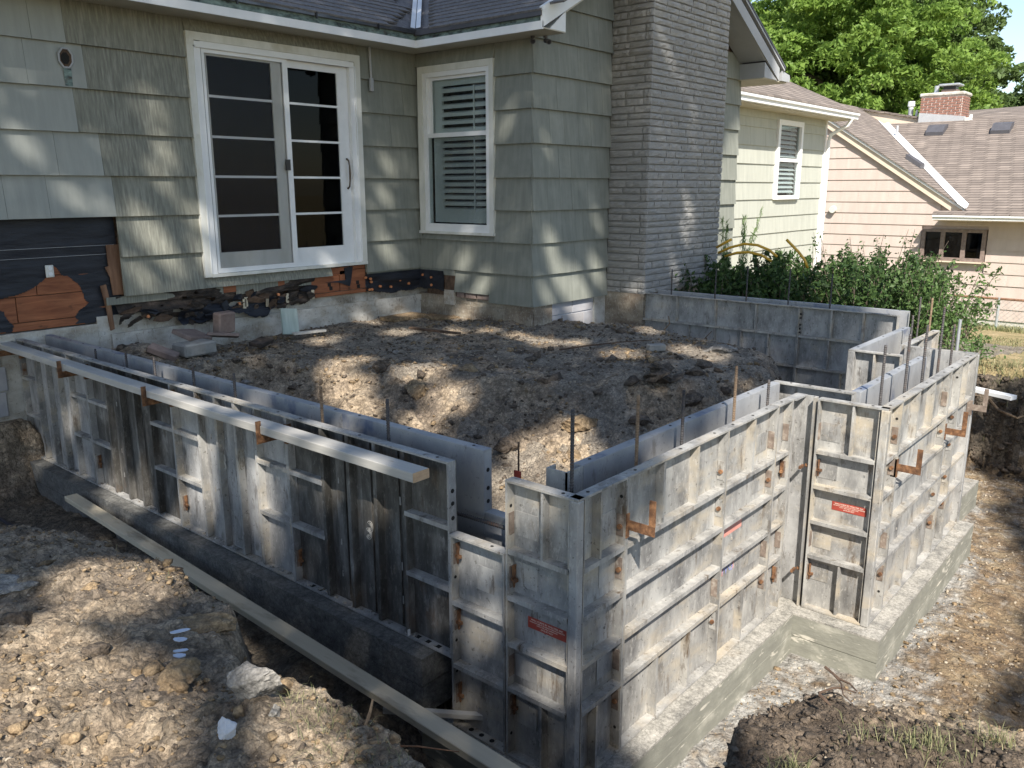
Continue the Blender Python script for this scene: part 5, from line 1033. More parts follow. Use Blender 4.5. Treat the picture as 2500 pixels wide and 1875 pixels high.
for k in range(6):
    z = 2.245-k*.085; MB().hexa([(7.060, 6.32, z-.030), (7.060, 7.02, z-.030), (7.108, 7.02, z+.012), (7.108, 6.32, z+.012), (7.058, 6.32, z+.008), (7.058, 7.02, z+.008), (7.106, 7.02, z+.026), (7.106, 6.32, z+.026)]).build('louver', 'blind', wn)
for k in range(12):
    z = 1.725-k*.071; MB().hexa([(7.060, 6.32, z-.026), (7.060, 7.02, z-.026), (7.108, 7.02, z+.010), (7.108, 6.32, z+.010), (7.058, 6.32, z+.010), (7.058, 7.02, z+.010), (7.106, 7.02, z+.024), (7.106, 6.32, z+.024)]).build('louver', 'blind', wn)
wp('tilt_rod', 'blind', (7.048, 7.056, 6.51, 6.525, .93, 1.73), (7.048, 7.056, 6.51, 6.525, 1.80, 2.27))
wp('dark_interior', 'room', (7.5, 7.52, 6.2, 7.3, .6, 2.5), (7.2, 7.5, 6.18, 6.2, .6, 2.5), (7.2, 7.5, 7.29, 7.31, .6, 2.5), (7.2, 7.5, 6.2, 7.29, .6, .62))
MB().prism([(6.966, 7.31, 1.98), (6.966, 7.27, 2.02), (6.966, 7.235, 1.99), (6.966, 7.23, .70), (6.966, 7.31, .70)], (.008, 0, 0)).build('weather_strip', 'offwhite', wn)
# ---- eaves, fascia, roofs
ZS, FX_, FY_ = 2.654, 6.67, 7.00
MB().box(1.0, 7.0, FY_+.0, 7.40, ZS, ZS+.012).build('soffit', 'soffit', house)
MB().box(FX_, 7.04, 5.28, 7.0, ZS+.0005, ZS+.0115).build('soffit', 'soffit', house)
MB().box(1.0, FX_-.002, FY_-.022, FY_-.001, ZS-.012, ZS+.062).build('fascia_board', 'white', house)
MB().box(FX_-.022, FX_-.001, 5.262, FY_-.022, ZS-.012, ZS+.062).build('fascia_board', 'white', house)
MB().box(1.0, FX_+.01, FY_+.004, FY_+.03, ZS+.05, ZS+.150).build('stained_flashing', 'moss', house)
MB().box(FX_+.004, FX_+.03, 5.29, FY_+.01, ZS+.05, ZS+.150).build('stained_flashing', 'moss', house)
MB().box(1.0, FX_-.015, FY_-.03, FY_+.0, ZS+.125, ZS+.166).build('drip_edge', 'drip', house)
MB().box(FX_-.03, FX_+.0, 5.27, FY_-.0, ZS+.108, ZS+.166).build('drip_edge', 'dkgrey', house)
for x in (2.9, 4.5, 5.35, 6.12): MB().box(x-.008, x+.008, FY_-.045, FY_-.031, ZS+.10, ZS+.16).build('gutter_hook', 'black', house)
SL = .575; ZR = ZS+.168
def roofA(x, y): return ZR+SL*(y-(FY_-.03))
def roofB(x, y): return ZR+SL*(x-(FX_-.03))
m = MB(); m.prism([(1.0, FY_-.02, roofA(0, FY_-.02)-.05), (FX_, FY_-.02, roofA(0, FY_-.02)-.05), (FX_+2.7, FY_+2.68, roofA(0, FY_+2.68)-.05), (1.0, FY_+2.68, roofA(0, FY_+2.68)-.05)], (0, 0, .02)); m.build('roof_deck', 'roof', house)
m = MB(); m.prism([(FX_-.02, 5.30, roofB(FX_-.02, 0)-.05), (9.40, 5.30, roofB(9.40, 0)-.05), (9.40, 9.7, roofB(9.40, 0)-.05), (FX_-.02, FY_, roofB(FX_-.02, 0)-.05)], (0, 0, .02)); m.build('roof_deck', 'roof', house)
sh_ = []
for v_ in range(4):
    r = random.Random(v_); wv = .30; mb = MB()
    pts = []; 
    for q in np.linspace(0, wv, 4): pts.append((q, r.uniform(-.006, .006), 0))
    vs = [(q, yb, -0.004) for q, yb, _ in pts]+[(q, .17, -.014) for q, _, _ in pts]+[(q, yb, .014) for q, yb, _ in pts]+[(q, .17, .002) for q, _, _ in pts]
    n = 4
    fs = [(i, i+1, n+i+1, n+i) for i in range(3)]+[(2*n+i, 3*n+i, 3*n+i+1, 2*n+i+1) for i in range(3)]+[(i, 2*n+i, 2*n+i+1, i+1) for i in range(3)]+[(0, n, 3*n, 2*n), (3, 2*n+3, 3*n+3, n+3)]
    me = bpy.data.meshes.new('roof_shingle'); me.from_pydata(vs, [], fs); me.materials.append(MT['roof']); sh_.append(me)
ang = math.atan(SL); cnt = 0; rr = random.Random(3)
cstep = .125*math.cos(ang); rest = MB()
for k in range(13):
    y = FY_-.035+k*cstep; x = 3.9-(k % 2)*.12
    while x < 6.60+(y-FY_)-.12 :
        wv = .30
        if x+wv < 6.60+(y-FY_)+.02 and y < 8.4:
            z = roofA(x, y)-.012
            if cnt < 150: place_mesh('roof_shingle', sh_[rr.randrange(4)], house, (x, y, z), (ang, 0, 0)); cnt += 1
        x += wv-rr.choice((0, .0, .002))
cnt2 = 0
for k in range(14):
    x = FX_-.035+k*cstep; y = 6.90+(x-FX_)-.10
    while y > 5.36:
        if cnt2 < 150:
            o = place_mesh('roof_shingle', sh_[rr.randrange(4)], house, (x, y, roofB(x, y)-.012), (ang, 0, -math.pi/2)); o.rotation_mode = 'XYZ'
            o.rotation_euler = (Matrix.Rotation(-math.pi/2, 4, 'Z') @ Matrix.Rotation(ang, 4, 'X')).to_euler(); cnt2 += 1
        y -= .30
# valley flashing
for sd_ in (0, 1):
    mb = MB(); a = (FX_-.03, FY_-.03); L_ = 1.6
    if sd_ == 0: q = [(a[0]-.07, a[1]), (a[0]-.004, a[1]), (a[0]-.004+L_, a[1]+L_), (a[0]-.07+L_, a[1]+L_)]; zz = [roofA(0, a[1])+.014, roofA(0, a[1])+.012, roofA(0, a[1]+L_)+.012, roofA(0, a[1]+L_)+.014]
    else: q = [(a[0]+.004, a[1]-.004), (a[0]+.004, a[1]-.075), (a[0]+.004+L_, a[1]-.075+L_), (a[0]+.004+L_, a[1]-.004+L_)]; zz = [roofB(a[0], 0)+.014, roofB(a[0], 0)+.016, roofB(a[0]+L_, 0)+.016, roofB(a[0]+L_, 0)+.014]
    mb.prism([(x, y, z) for (x, y), z in zip(q, zz)], (0, 0, .004)); mb.build('valley_flashing', 'white', house)
# rakes
def rake(x0, z0, x1, z1, h, y0, y1, mt_, nm='rake_board'): MB().prism([(x0, y0, z0), (x1, y0, z1), (x1, y0, z1+h), (x0, y0, z0+h)], (0, y1-y0, 0)).build(nm, mt_, house)
s2 = .54
rake(6.655, 2.655, 8.41, 2.655+s2*1.755, .155, 5.262, 5.285, 'white'); rake(6.645, 2.805, 8.41, 2.805+s2*1.765, .035, 5.245, 5.29, 'white')
MB().prism([(6.80, 5.29, 2.665), (7.055, 5.29, 2.665), (7.055, 5.29, 2.86)], (0, .37, 0)).build('eave_return', 'white', house)
MB().prism([(7.055, 5.285, 2.86), (8.41, 5.285, 3.60), (8.41, 5.285, 3.58), (7.055, 5.285, 2.845)], (0, .375, 0)).build('rake_soffit', 'soffit', house)
rake(10.22, 2.662+s2*(12.0-10.22)+.01, 12.06, 2.655, .165, 5.262, 5.285, 'greypaint_and_shade'); rake(10.22, 2.835+s2*(12.2-10.22)-.05, 12.2, 2.79, .03, 5.243, 5.29, 'greypaint_and_shade')  # right gable trim coloured grey to carry the shade it lies in
rake(10.22, 2.87+s2*(12.2-10.22)-.05, 12.22, 2.825, .03, 5.24, 7.5, 'dkgrey', 'roof_edge')
MB().prism([(10.2, 5.286, 2.72+s2*(12-10.2)), (11.62, 5.286, 2.90), (11.62, 5.286, 2.88), (10.2, 5.286, 2.70+s2*(12-10.2))], (0, .375, 0)).build('rake_soffit', 'greypaint_and_shade', house)
MB().prism([(11.61, 5.28, 2.662), (12.02, 5.28, 2.662), (11.61, 5.28, 2.86)], (0, .38, 0)).build('eave_return', 'greypaint_and_shade', house)
MB().box(11.61, 12.4, 5.30, 7.4, 2.65, 2.662).build('soffit', 'soffit', house)
MB().prism([(12.15, 5.262, 2.665), (12.42, 5.262, 2.665), (12.44, 5.262, 2.72), (12.42, 5.262, 2.76), (12.15, 5.262, 2.80)], (0, 2.2, 0)).build('gutter_end', 'greypaint_and_shade', house)
# security cameras
for i, (x, y, dx, l) in enumerate(((6.95, 5.62, -.02, 'left black security camera under the eave corner'), (7.03, 5.52, .03, 'right black security camera under the eave corner'))):
    t = thing('security_camera', l, 'camera', (x, y, 2.6), 'security cameras under the eave corner')
    MB().tube([(x, y, 2.653), (x, y, 2.635)], .022, 12).build('mount', 'dkgrey', t); MB().tube([(x, y, 2.636), (x+dx*.5-.01, y-.01, 2.61)], .009, 8).build('arm', 'dkgrey', t)
    MB().tube([(x+.02, y+.02, 2.615), (x-.02+dx, y-.03, 2.60), (x-.035+dx, y-.05, 2.592)], [.022, .024, .026], 12).build('body', 'dkgrey', t); MB().tube([(x-.0355+dx, y-.0505, 2.5918), (x-.038+dx, y-.054, 2.590)], .018, 12).build('lens', 'black', t)

# ================================================================== STONE CHIMNEY
ch = thing('stone_chimney', 'tall chimney faced with thin grey split stone beside the green wall', 'chimney', (9.3, 5.4, -.6))
MB().box(8.43, 10.21, 5.155, 5.67, -.1, 4.6).build('mortar_core', 'mortar', ch)
MB().prism([(8.415, 5.140, -1.2), (10.22, 5.140, -1.2), (10.22, 5.140, -.02), (8.415, 5.140, -.02)], (0, .53, 0)).build('stained_base', 'found2', ch)
sm = []
for v_ in range(12):
    r = random.Random(100+v_); N1 = 7; vs = []
    for j, (zz, dpt) in enumerate(((0.0, .004), (.10, .016), (.5, .020), (.90, .017), (1.0, .003))):
        for i in range(N1):
            q = i/(N1-1); ed = min(q, 1-q); dd = dpt*(1 if ed > .02 else .55)+(r.uniform(-.006, .006) if 0 < j < 4 else r.uniform(-.002, .002)); vs.append((q, -max(.001, dd), zz+(r.uniform(-.05, .05) if 0 < i < N1-1 and 0 < j < 4 else 0)))
    for i in range(N1): vs.append((i/(N1-1), .01, 0.0)); 
    for i in range(N1): vs.append((i/(N1-1), .01, 1.0))
    fs = [(j*N1+i, j*N1+i+1, (j+1)*N1+i+1, (j+1)*N1+i) for j in range(4) for i in range(N1-1)]
    b0 = 5*N1; b1 = b0+N1
    fs += [(b0+i, b0+i+1, i+1, i) for i in range(N1-1)]+[(4*N1+i, 4*N1+i+1, b1+i+1, b1+i) for i in range(N1-1)]
    fs += [(b0, 0, N1, 2*N1, 3*N1, 4*N1, b1), tuple(reversed((b0+N1-1, N1-1, 2*N1-1, 3*N1-1, 4*N1-1, 5*N1-1, b1+N1-1)))]
    me = bpy.data.meshes.new('split_stone'); me.from_pydata(vs, [], fs); me.materials.append(MT['stone']); sm.append(me)
rr = random.Random(5); cnt = 0; z = -.02; row = 0; restV = []
def addstone(face, a0, a1, z0, z1):
    """share a prototype mesh, scaled to its own length and height"""
    global cnt
    me = sm[rr.randrange(12)]; L_ = a1-a0; h = z1-z0
    if face == 'f': loc = (a0, 5.152, z0); rot = (0, 0, 0)
    else: loc = (8.428, a1, z0); rot = (0, 0, -math.pi/2)
    if cnt < 300: place_mesh('split_stone', me, ch, loc, rot, (L_, 1, h)); cnt += 1
    else:
        c, s_ = math.cos(rot[2]), math.sin(rot[2]); V0 = np.array([v.co[:] for v in me.vertices])*np.array([L_, 1, h])
        W0 = np.stack([V0[:, 0]*c-V0[:, 1]*s_+loc[0], V0[:, 0]*s_+V0[:, 1]*c+loc[1], V0[:, 2]+loc[2]], 1); restV.append((W0, me))
while z < 3.9:
    h = rr.choice((.062, .068, .072, .078, .056)); g = .009
    a = 8.405+rr.uniform(.0, .02)
    xr = 10.225+.0
    while a < xr-.01:
        L_ = rr.uniform(.16, .50); b = min(a+L_, xr)
        if xr-b < .09: b = xr
        addstone('f', a, b-.007, z, z+h); a = b
    a = 5.128; 
    L1 = rr.choice((.09, .30, .10, .22)); cuts = [a, a+L1, 5.66] if rr.random() < .75 else [a, a+.10, a+.34, 5.66]
    for q in range(len(cuts)-1): addstone('s', cuts[q], cuts[q+1]-.007, z, z+h)
    z += h+g; row += 1
if restV:
    Vr = []; Fr = []; o_ = 0
    m2 = MB()
    for W0, me in restV: m2.add([tuple(v) for v in W0], [tuple(p.vertices) for p in me.polygons])
    m2.build('split_stone', 'stone', ch, kind='stuff')

# ================================================================== ANNEX OF THE GREEN HOUSE
an = thing('green_annex', 'sunlit pale green rear wing with brown roof and white gutter', 'house', (16, 7.4, -.6))
for k in range(-1, 8):
    zb = ROWS[k] if k >= 0 else -.41; zt = ROWS[k+1] if k < 7 else 2.64
    if k >= 7: course(an, 'x', 7.37, -1, 12.3, 19.55, 2.50, zt, 'siding_annex', .5, .9, seed=k+300); zt = 2.50
    if 2 < k+1 and k >= 3: 
        course(an, 'x', 7.37, -1, 12.3, 16.95, zb, zt, 'siding_annex', .5, .9, seed=k+200); course(an, 'x', 7.37, -1, 18.22, 19.55, zb, zt, 'siding_annex', .5, .9, seed=k+250)
    else: course(an, 'x', 7.37, -1, 12.3, 19.55, zb, zt, 'siding_annex', .5, .9, seed=k+200)
MB().box(12.2, 16.9, 7.41, 7.7, -.8, 2.7).box(18.25, 19.53, 7.41, 7.7, -.8, 2.7).box(16.9, 18.25, 7.41, 7.7, -.8, .95).box(16.9, 18.25, 7.41, 7.7, 2.5, 2.7).build('wall', 'siding_annex', an)
MB().box(19.53, 19.60, 7.34, 7.41, -.8, 2.64).build('corner_board', 'white', an)
MB().box(12.2, 19.56, 7.37, 7.6, -1.2, -.42).build('foundation', 'found', an)
MB().box(12.2, 20.05, 6.93, 7.40, 2.64, 2.65).build('soffit', 'soffit', an)
g = MB()
for (y0, y1, z0, z1) in ((6.86, 6.93, 2.655, 2.67), (6.85, 6.862, 2.66, 2.735), (6.82, 6.862, 2.735, 2.745), (6.815, 6.827, 2.745, 2.785)): g.box(12.2, 20.10, y0, y1, z0, z1)
g.build('gutter', 'white', an); MB().box(12.2, 20.08, 6.93, 6.945, 2.655, 2.80).build('fascia_board', 'white', an)
m = MB(); z0 = 2.80; m.prism([(11.9, 6.85, z0), (20.12, 6.85, z0), (18.32, 8.65, z0+.54*1.8), (11.9, 8.65, z0+.54*1.8)], (0, 0, .03)); m.prism([(20.12, 6.85, z0-.001), (20.12, 10.5, z0-.001), (18.32, 8.65, z0+.54*1.8-.001)], (0, 0, .03))
def shingle_mat():
    m_, t, p = newmat('brown_asphalt_shingle'); N = t.nodes; Lk = t.links
    g_ = N.new('ShaderNodeNewGeometry'); sx = N.new('ShaderNodeSeparateXYZ'); Lk.new(g_.outputs['Position'], sx.inputs[0])
    ad = N.new('ShaderNodeMath'); ad.operation = 'ADD'; Lk.new(sx.outputs[0], ad.inputs[0]); Lk.new(sx.outputs[1], ad.inputs[1])
    cb = N.new('ShaderNodeCombineXYZ'); Lk.new(ad.outputs[0], cb.inputs[0]); Lk.new(sx.outputs[2], cb.inputs[1])
    br = N.new('ShaderNodeTexBrick'); Lk.new(cb.outputs[0], br.inputs['Vector']); br.inputs['Scale'].default_value = 1.0
    br.inputs['Brick Width'].default_value = .32; br.inputs['Row Height'].default_value = .062; br.inputs['Mortar Size'].default_value = .009; br.inputs['Mortar Smooth'].default_value = .6
    br.inputs['Color1'].default_value = (.30, .25, .215, 1); br.inputs['Color2'].default_value = (.205, .17, .148, 1); br.inputs['Mortar'].default_value = (.11, .09, .078, 1)
    n = N.new('ShaderNodeTexNoise'); n.inputs['Scale'].default_value = 3; Lk.new(g_.outputs['Position'], n.inputs['Vector']); mx = N.new('ShaderNodeMix'); mx.data_type = 'RGBA'; mx.blend_type = 'MULTIPLY'; mx.inputs[0].default_value = .5
    Lk.new(br.outputs[0], mx.inputs[6]); Lk.new(n.outputs[0], mx.inputs[7]); Lk.new(mx.outputs[2], p.inputs['Base Color']); p.inputs['Roughness'].default_value = .95
    b = N.new('ShaderNodeBump'); b.inputs['Distance'].default_value = .02; b.inputs['Strength'].default_value = .8; Lk.new(br.outputs['Fac'], b.inputs['Height']); b.invert = True; Lk.new(b.outputs[0], p.inputs['Normal']); return m_
MT['shingle'] = shingle_mat(); m.build('roof', 'shingle', an)
mb = MB(); mb.tube([(19.75, 6.86, 2.67), (19.74, 6.95, 2.52), (19.68, 7.12, 2.42), (19.62, 7.26, 2.33), (19.62, 7.30, 2.2), (19.62, 7.30, -.5)], .042, 8); mb.build('downspout', 'white', an)
t = MB().box(16.95, 17.06, 7.32, 7.40, .94, 2.52).box(18.12, 18.22, 7.32, 7.40, .94, 2.52).box(17.06, 18.12, 7.32, 7.40, 2.42, 2.52).box(17.06, 18.12, 7.30, 7.40, .94, 1.02).build('window', 'white', an)
MB().box(17.06, 18.12, 7.34, 7.40, 1.70, 1.77).build('meeting_rail', 'white', t); MB().box(17.06, 18.12, 7.375, 7.38, 1.02, 2.42).build('window_pane', 'glass', t)
for k in range(15):
    z = 2.36-k*.09
    if abs(z-1.73) < .05: continue
    MB().hexa([(17.1, 7.42, z-.03), (18.1, 7.42, z-.03), (18.1, 7.47, z+.03), (17.1, 7.47, z+.03), (17.1, 7.415, z-.02), (18.1, 7.415, z-.02), (18.1, 7.465, z+.04), (17.1, 7.465, z+.04)]).build('louver', 'blind', t)
MB().box(17.0, 18.2, 7.6, 7.62, .9, 2.5).build('dark_interior', 'room', t)

# ================================================================== TAN NEIGHBOUR HOUSE
XP = 24.0
nb = thing('tan_house', 'tan pink shake sided neighbour house with brown shingle roofs', 'house', (24, 5, -2.2))
rk = lambda y: .648+.6507*(y-5.366)      # rake height
for k in range(17):
    zb = -2.10+.29*k; zt = zb+.29
    ya = -1.5; yb = 11.0
    if zb >= .36: ya = 5.9+max(0, (zb-.75)/.6507)
    segs = [(ya, yb)]
    if zt > -.66 and zb < .15: segs = [(ya, 4.74), (6.30, yb)]
    if zb > .20 and zb < .36: zt = min(zt, .5)
    for a, b in segs:
        if b-a > .3: course(nb, 'y', XP, -1, a, b, zb, zt, 'siding_tan', .7, 1.5, seed=400+k)
MB().prism([(24.05, -1.5, -2.2), (24.05, 4.74, -2.2), (24.05, 4.74, .4), (24.05, -1.5, .4)], (.2, 0, 0)).prism([(24.05, 6.3, -2.2), (24.05, 11, -2.2), (24.05, 11, 4.2), (24.05, 6.3, 1.1)], (.2, 0, 0)).prism([(24.05, 4.74, -2.2), (24.05, 6.3, -2.2), (24.05, 6.3, -.67), (24.05, 4.74, -.67)], (.2, 0, 0)).prism([(24.05, 4.74, .14), (24.05, 6.3, .14), (24.05, 6.3, 1.1), (24.05, 4.74, .45)], (.2, 0, 0)).build('wall', 'siding_tan', nb)
MB().box(24.02, 24.2, -1.5, 11, -2.7, -2.10).build('foundation', 'pale', nb)
MB().prism([(23.90, 5.366, .648), (23.90, 9.98, rk(9.98)), (23.90, 9.98, rk(9.98)-.22), (23.90, 5.60, .57)], (.05, 0, 0)).build('rake_board', 'tan_trim', nb)
MB().prism([(23.85, 5.30, .64), (23.85, 9.98, rk(9.98)+.03), (23.85, 9.98, rk(9.98)-.03), (23.85, 5.30, .58)], (.048, 0, 0)).build('rake_trim', 'white', nb)
s1, s3 = .6507, .47
ze = .50; xe = 23.45
# wing roof: z = rk(y)+.04 ; main roof z = ze + s3 (x-xe)
def yv(x): return 5.366+(ze+s3*(x-xe)-.648-.04)/s1
MB().prism([(23.82, yv(23.82), rk(yv(23.82))+.04), (29.1, yv(29.1), rk(yv(29.1))+.04), (29.1, 9.98, rk(9.98)+.04), (23.82, 9.98, rk(9.98)+.04)], (0, 0, .03)).build('wing_roof', 'shingle', nb)
MB().prism([(xe, -1.8, ze), (xe, 5.95, ze), (23.6, 5.95, ze+s3*.15), (23.62, yv(23.62), ze+s3*.17), (29.0, yv(29.0), ze+s3*5.55), (29.0, -1.8, ze+s3*5.55)], (0, 0, .03)).build('main_roof', 'shingle', nb)
for o_ in (-.0,):
    a = (23.7, yv(23.7)); b = (28.95, yv(28.95))
    MB().prism([(a[0], a[1]+.20, rk(a[1]+.20)+.075), (a[0], a[1], rk(a[1])+.075), (b[0], b[1], rk(b[1])+.075), (b[0], b[1]+.20, rk(b[1]+.20)+.075)], (0, 0, .02)).build('valley_flashing', 'white', nb)
    MB().prism([(a[0], a[1]-.02, ze+s3*(a[0]-xe)+.04), (a[0]+.2, a[1]-.02, ze+s3*(a[0]+.2-xe)+.04), (b[0]+.1, b[1]-.1, ze+s3*(b[0]+.1-xe)+.04), (b[0], b[1], ze+s3*(b[0]-xe)+.04)], (0, 0, .02)).build('valley_flashing', 'white', nb)
g = MB()
for (x0, x1, z0, z1) in ((23.40, 23.45, .385, .40), (23.38, 23.392, .39, .45), (23.35, 23.392, .45, .46), (23.34, 23.352, .46, .50)): g.box(x0, x1, -1.8, 5.92, z0, z1)
g.build('gutter', 'white', nb); MB().box(23.45, 24.0, -1.8, 5.9, .36, .375).build('soffit', 'tan_trim', nb)
t = MB().box(23.93, 24.06, 4.76, 6.27, .06, .14).box(23.93, 24.06, 4.76, 6.27, -.66, -.58).box(23.93, 24.06, 4.76, 4.85, -.58, .06).box(23.93, 24.06, 6.18, 6.27, -.58, .06).box(23.93, 24.06, 5.21, 5.31, -.58, .06).box(23.93, 24.06, 5.71, 5.81, -.58, .06).build('triple_window', 'bronze_trim' if 'bronze_trim' in MT else 'slate', nb)
for a, b in ((4.85, 5.21), (5.31, 5.71), (5.81, 6.18)): MB().box(24.0, 24.01, a, b, -.58, .06).build('window_pane', 'darkglass', t)
MB().box(24.3, 24.32, 4.7, 6.3, -.7, .2).build('dark_interior', 'room', t); MB().box(24.02, 24.04, 4.86, 4.95, -.57, .05).build('curtain', 'blind', t)
MB().box(23.9, 24.0, 4.70, 6.32, -.70, -.665).build('window_sill', 'tan_trim', nb)
mb = MB().tube([(23.98, 8.63, .60), (23.86, 8.63, .58)], .09, 12); mb.build('wall_lamp', 'offwhite', nb)
def roofz(x): return ze+s3*(x-xe)+.03
for x, y in ((28.3, 7.30), (28.25, 5.55)):
    MB().prism([(x-.28, y-.24, roofz(x-.28)), (x+.25, y-.24, roofz(x+.25)), (x+.25, y-.24, roofz(x+.25)+.10), (x-.05, y-.24, roofz(x-.05)+.20), (x-.30, y-.24, roofz(x-.28)+.10)], (0, .48, 0)).build('box_vent', 'dkgrey', nb)
y_, x_ = 7.05, 25.5; MB().prism([(x_-.22, y_-.2, rk(y_-.2)+.07), (x_+.22, y_-.2, rk(y_-.2)+.07), (x_+.22, y_+.2, rk(y_+.2)+.07), (x_-.22, y_+.2, rk(y_+.2)+.07)], (0, 0, .13)).build('box_vent', 'dkgrey', nb)
MB().tube([(28.0, 8.35, rk(8.35)-.1), (28.0, 8.35, rk(8.35)+.42)], .04, 8).build('plumbing_vent', 'greypaint_and_shade', nb)
MB().tube([(28.0, 8.35, rk(8.35)-.02), (28.0, 8.35, rk(8.35)+.10)], [.12, .05], 8).build('vent_collar', 'white', nb)
# upper roofs behind the ridge
MB().prism([(29.12, 10.05, 3.66), (29.12, 7.0, 3.04), (32.0, 7.0, 3.04), (32.0, 10.05, 3.66)], (0, 0, .06)).build('rear_roof', 'shingle', nb)
MB().prism([(29.2, 9.9, 3.62), (29.2, 7.1, 3.05), (29.2, 7.3, 2.9), (29.2, 9.5, 3.1)], (.1, .0, 0)).build('rear_rake', 'tan_trim', nb)
MB().prism([(29.0, 7.3, 3.0), (29.6, 5.2, 3.0), (32.0, 5.55, 3.66), (32.0, 7.6, 3.60)], (0, 0, .04)).build('upper_roof', 'shingle', nb)
MB().prism([(30.2, 5.22, 3.12), (31.9, 5.45, 3.62), (31.9, 5.0, 3.05)], (.02, .12, 0)).build('gable_trim', 'white', nb)
# brick chimney : bricks individually
bc = thing('brick_chimney', 'red brick chimney with concrete crown on the neighbour roof', 'chimney', (29.5, 7.5, 3.0))
C0 = Vector((29.55, 7.47, 0)); hw = .60; hd = .42
MB().box(C0.x-hd+.012, C0.x+hd-.012, C0.y-hw+.012, C0.y+hw-.012, 2.9, 3.93).build('mortar_core', 'brickmortar', bc)
bm_ = []
me0 = bpy.data.meshes.new('brick'); q = MB().box(0, 1, -.012, .01, 0, 1); me0.from_pydata(q.v, [], q.f); me0.materials.append(MT['brick'])
r = random.Random(2); z = 3.28; row = 0
while z < 3.88:
    y = C0.y+hw-(row % 2)*.10
    a = C0.y+hw
    first = True
    while a > C0.y-hw+.03:
        l = .23 if not (first and row % 2) else .115; first = False; b = max(a-l, C0.y-hw); place_mesh('brick', me0, bc, (C0.x-hd, a, z), (0, 0, -math.pi/2), (a-b-.028, 1, .050)); a = b
    a = C0.x-hd; first = True
    while a < C0.x+hd-.03:
        l = .23 if not (first and row % 2) else .115; first = False; b = min(a+l, C0.x+hd); place_mesh('brick', me0, bc, (a, C0.y-hw, z), (0, 0, 0), (b-a-.028, 1, .050)); a = b
    z += .075; row += 1
MB().bevbox(C0.x-hd-.04, C0.x+hd+.04, C0.y-hw-.04, C0.y+hw+.04, 3.89, 4.0, .03).build('crown', 'found', bc)
MB().box(C0.x-.18, C0.x+.2, C0.y-.33, C0.y+.10, 4.0, 4.10).build('flue', 'slate', bc); MB().box(C0.x-.14, C0.x+.16, C0.y-.29, C0.y+.06, 4.10, 4.20).build('cap_screen', 'black', bc)
MB().bevbox(C0.x-.3, C0.x+.3, C0.y-.42, C0.y+.17, 4.20, 4.26, .02).build('cap_lid', 'steel', bc)
MB().tube([(C0.x, C0.y+.28, 3.98), (C0.x, C0.y+.28, 4.10), (C0.x, C0.y+.28, 4.24)], [.09, .07, .07], 10).build('metal_flue', 'steel', bc)
MB().prism([(29.0, 8.05, 3.12), (29.0, 6.75, 3.02), (29.0, 6.75, 3.26), (29.0, 8.05, 3.42)], (.12, 0, 0)).build('base_flashing', 'greypaint_and_shade', bc)
MB().box(28.98, 29.3, 6.60, 6.74, 3.0, 3.22).build('side_flashing', 'offwhite', bc)
t = thing('flue_pipe', 'tall white flue pipe left of the brick chimney', 'pipe', (29.5, 8.45, 3.3)); MB().tube([(29.5, 8.44, 3.2), (29.5, 8.44, 3.6)], .075, 10).build('pipe', 'steel', t); MB().tube([(29.5, 8.44, 3.6), (29.5, 8.44, 3.66), (29.5, 8.44, 3.67), (29.5, 8.44, 3.82)], [.075, .075, .11, .10], 10).build('cap', 'white', t)
t = thing('flue_pipe', 'short white pipe next to the tall flue pipe', 'pipe', (29.5, 8.26, 3.3)); MB().tube([(29.5, 8.27, 3.3), (29.5, 8.25, 3.55)], .035, 8).build('pipe', 'white', t)
t = thing('flue_pipe', 'small white vent right of the brick chimney', 'pipe', (29.6, 6.7, 3.1)); MB().tube([(29.6, 6.72, 3.05), (29.6, 6.72, 3.17), (29.6, 6.72, 3.19), (29.6, 6.72, 3.34)], [.13, .10, .05, .05], 8).build('pipe', 'white', t)
# ---- chain link fence
fe = thing('chain_link_fence', 'chain link fence along the green strip before the tan house', 'fence', (22, 4, -2.2))
MB().tube([(22, -1, -1.325), (22, 6.5, -1.318)], .028, 8).build('top_rail', 'wood_brown', fe)
for y in (.9, 2.45, 3.95, 5.5): MB().tube([(22, y, -2.3), (22, y, -1.29)], .032, 8).build('post', 'steel', fe)
mb = MB()
for k in range(-9, 62):
    y0 = -1+k*.12
    for sg in (1, -1):
        a = (22.0, y0 if sg > 0 else y0+.84, -2.17); b = (22.0, y0+.84 if sg > 0 else y0, -1.33); mb.tube([a, b], .0035, 3, cap=False)
mb.build('chain_link_mesh', 'steel', fe, kind='stuff')

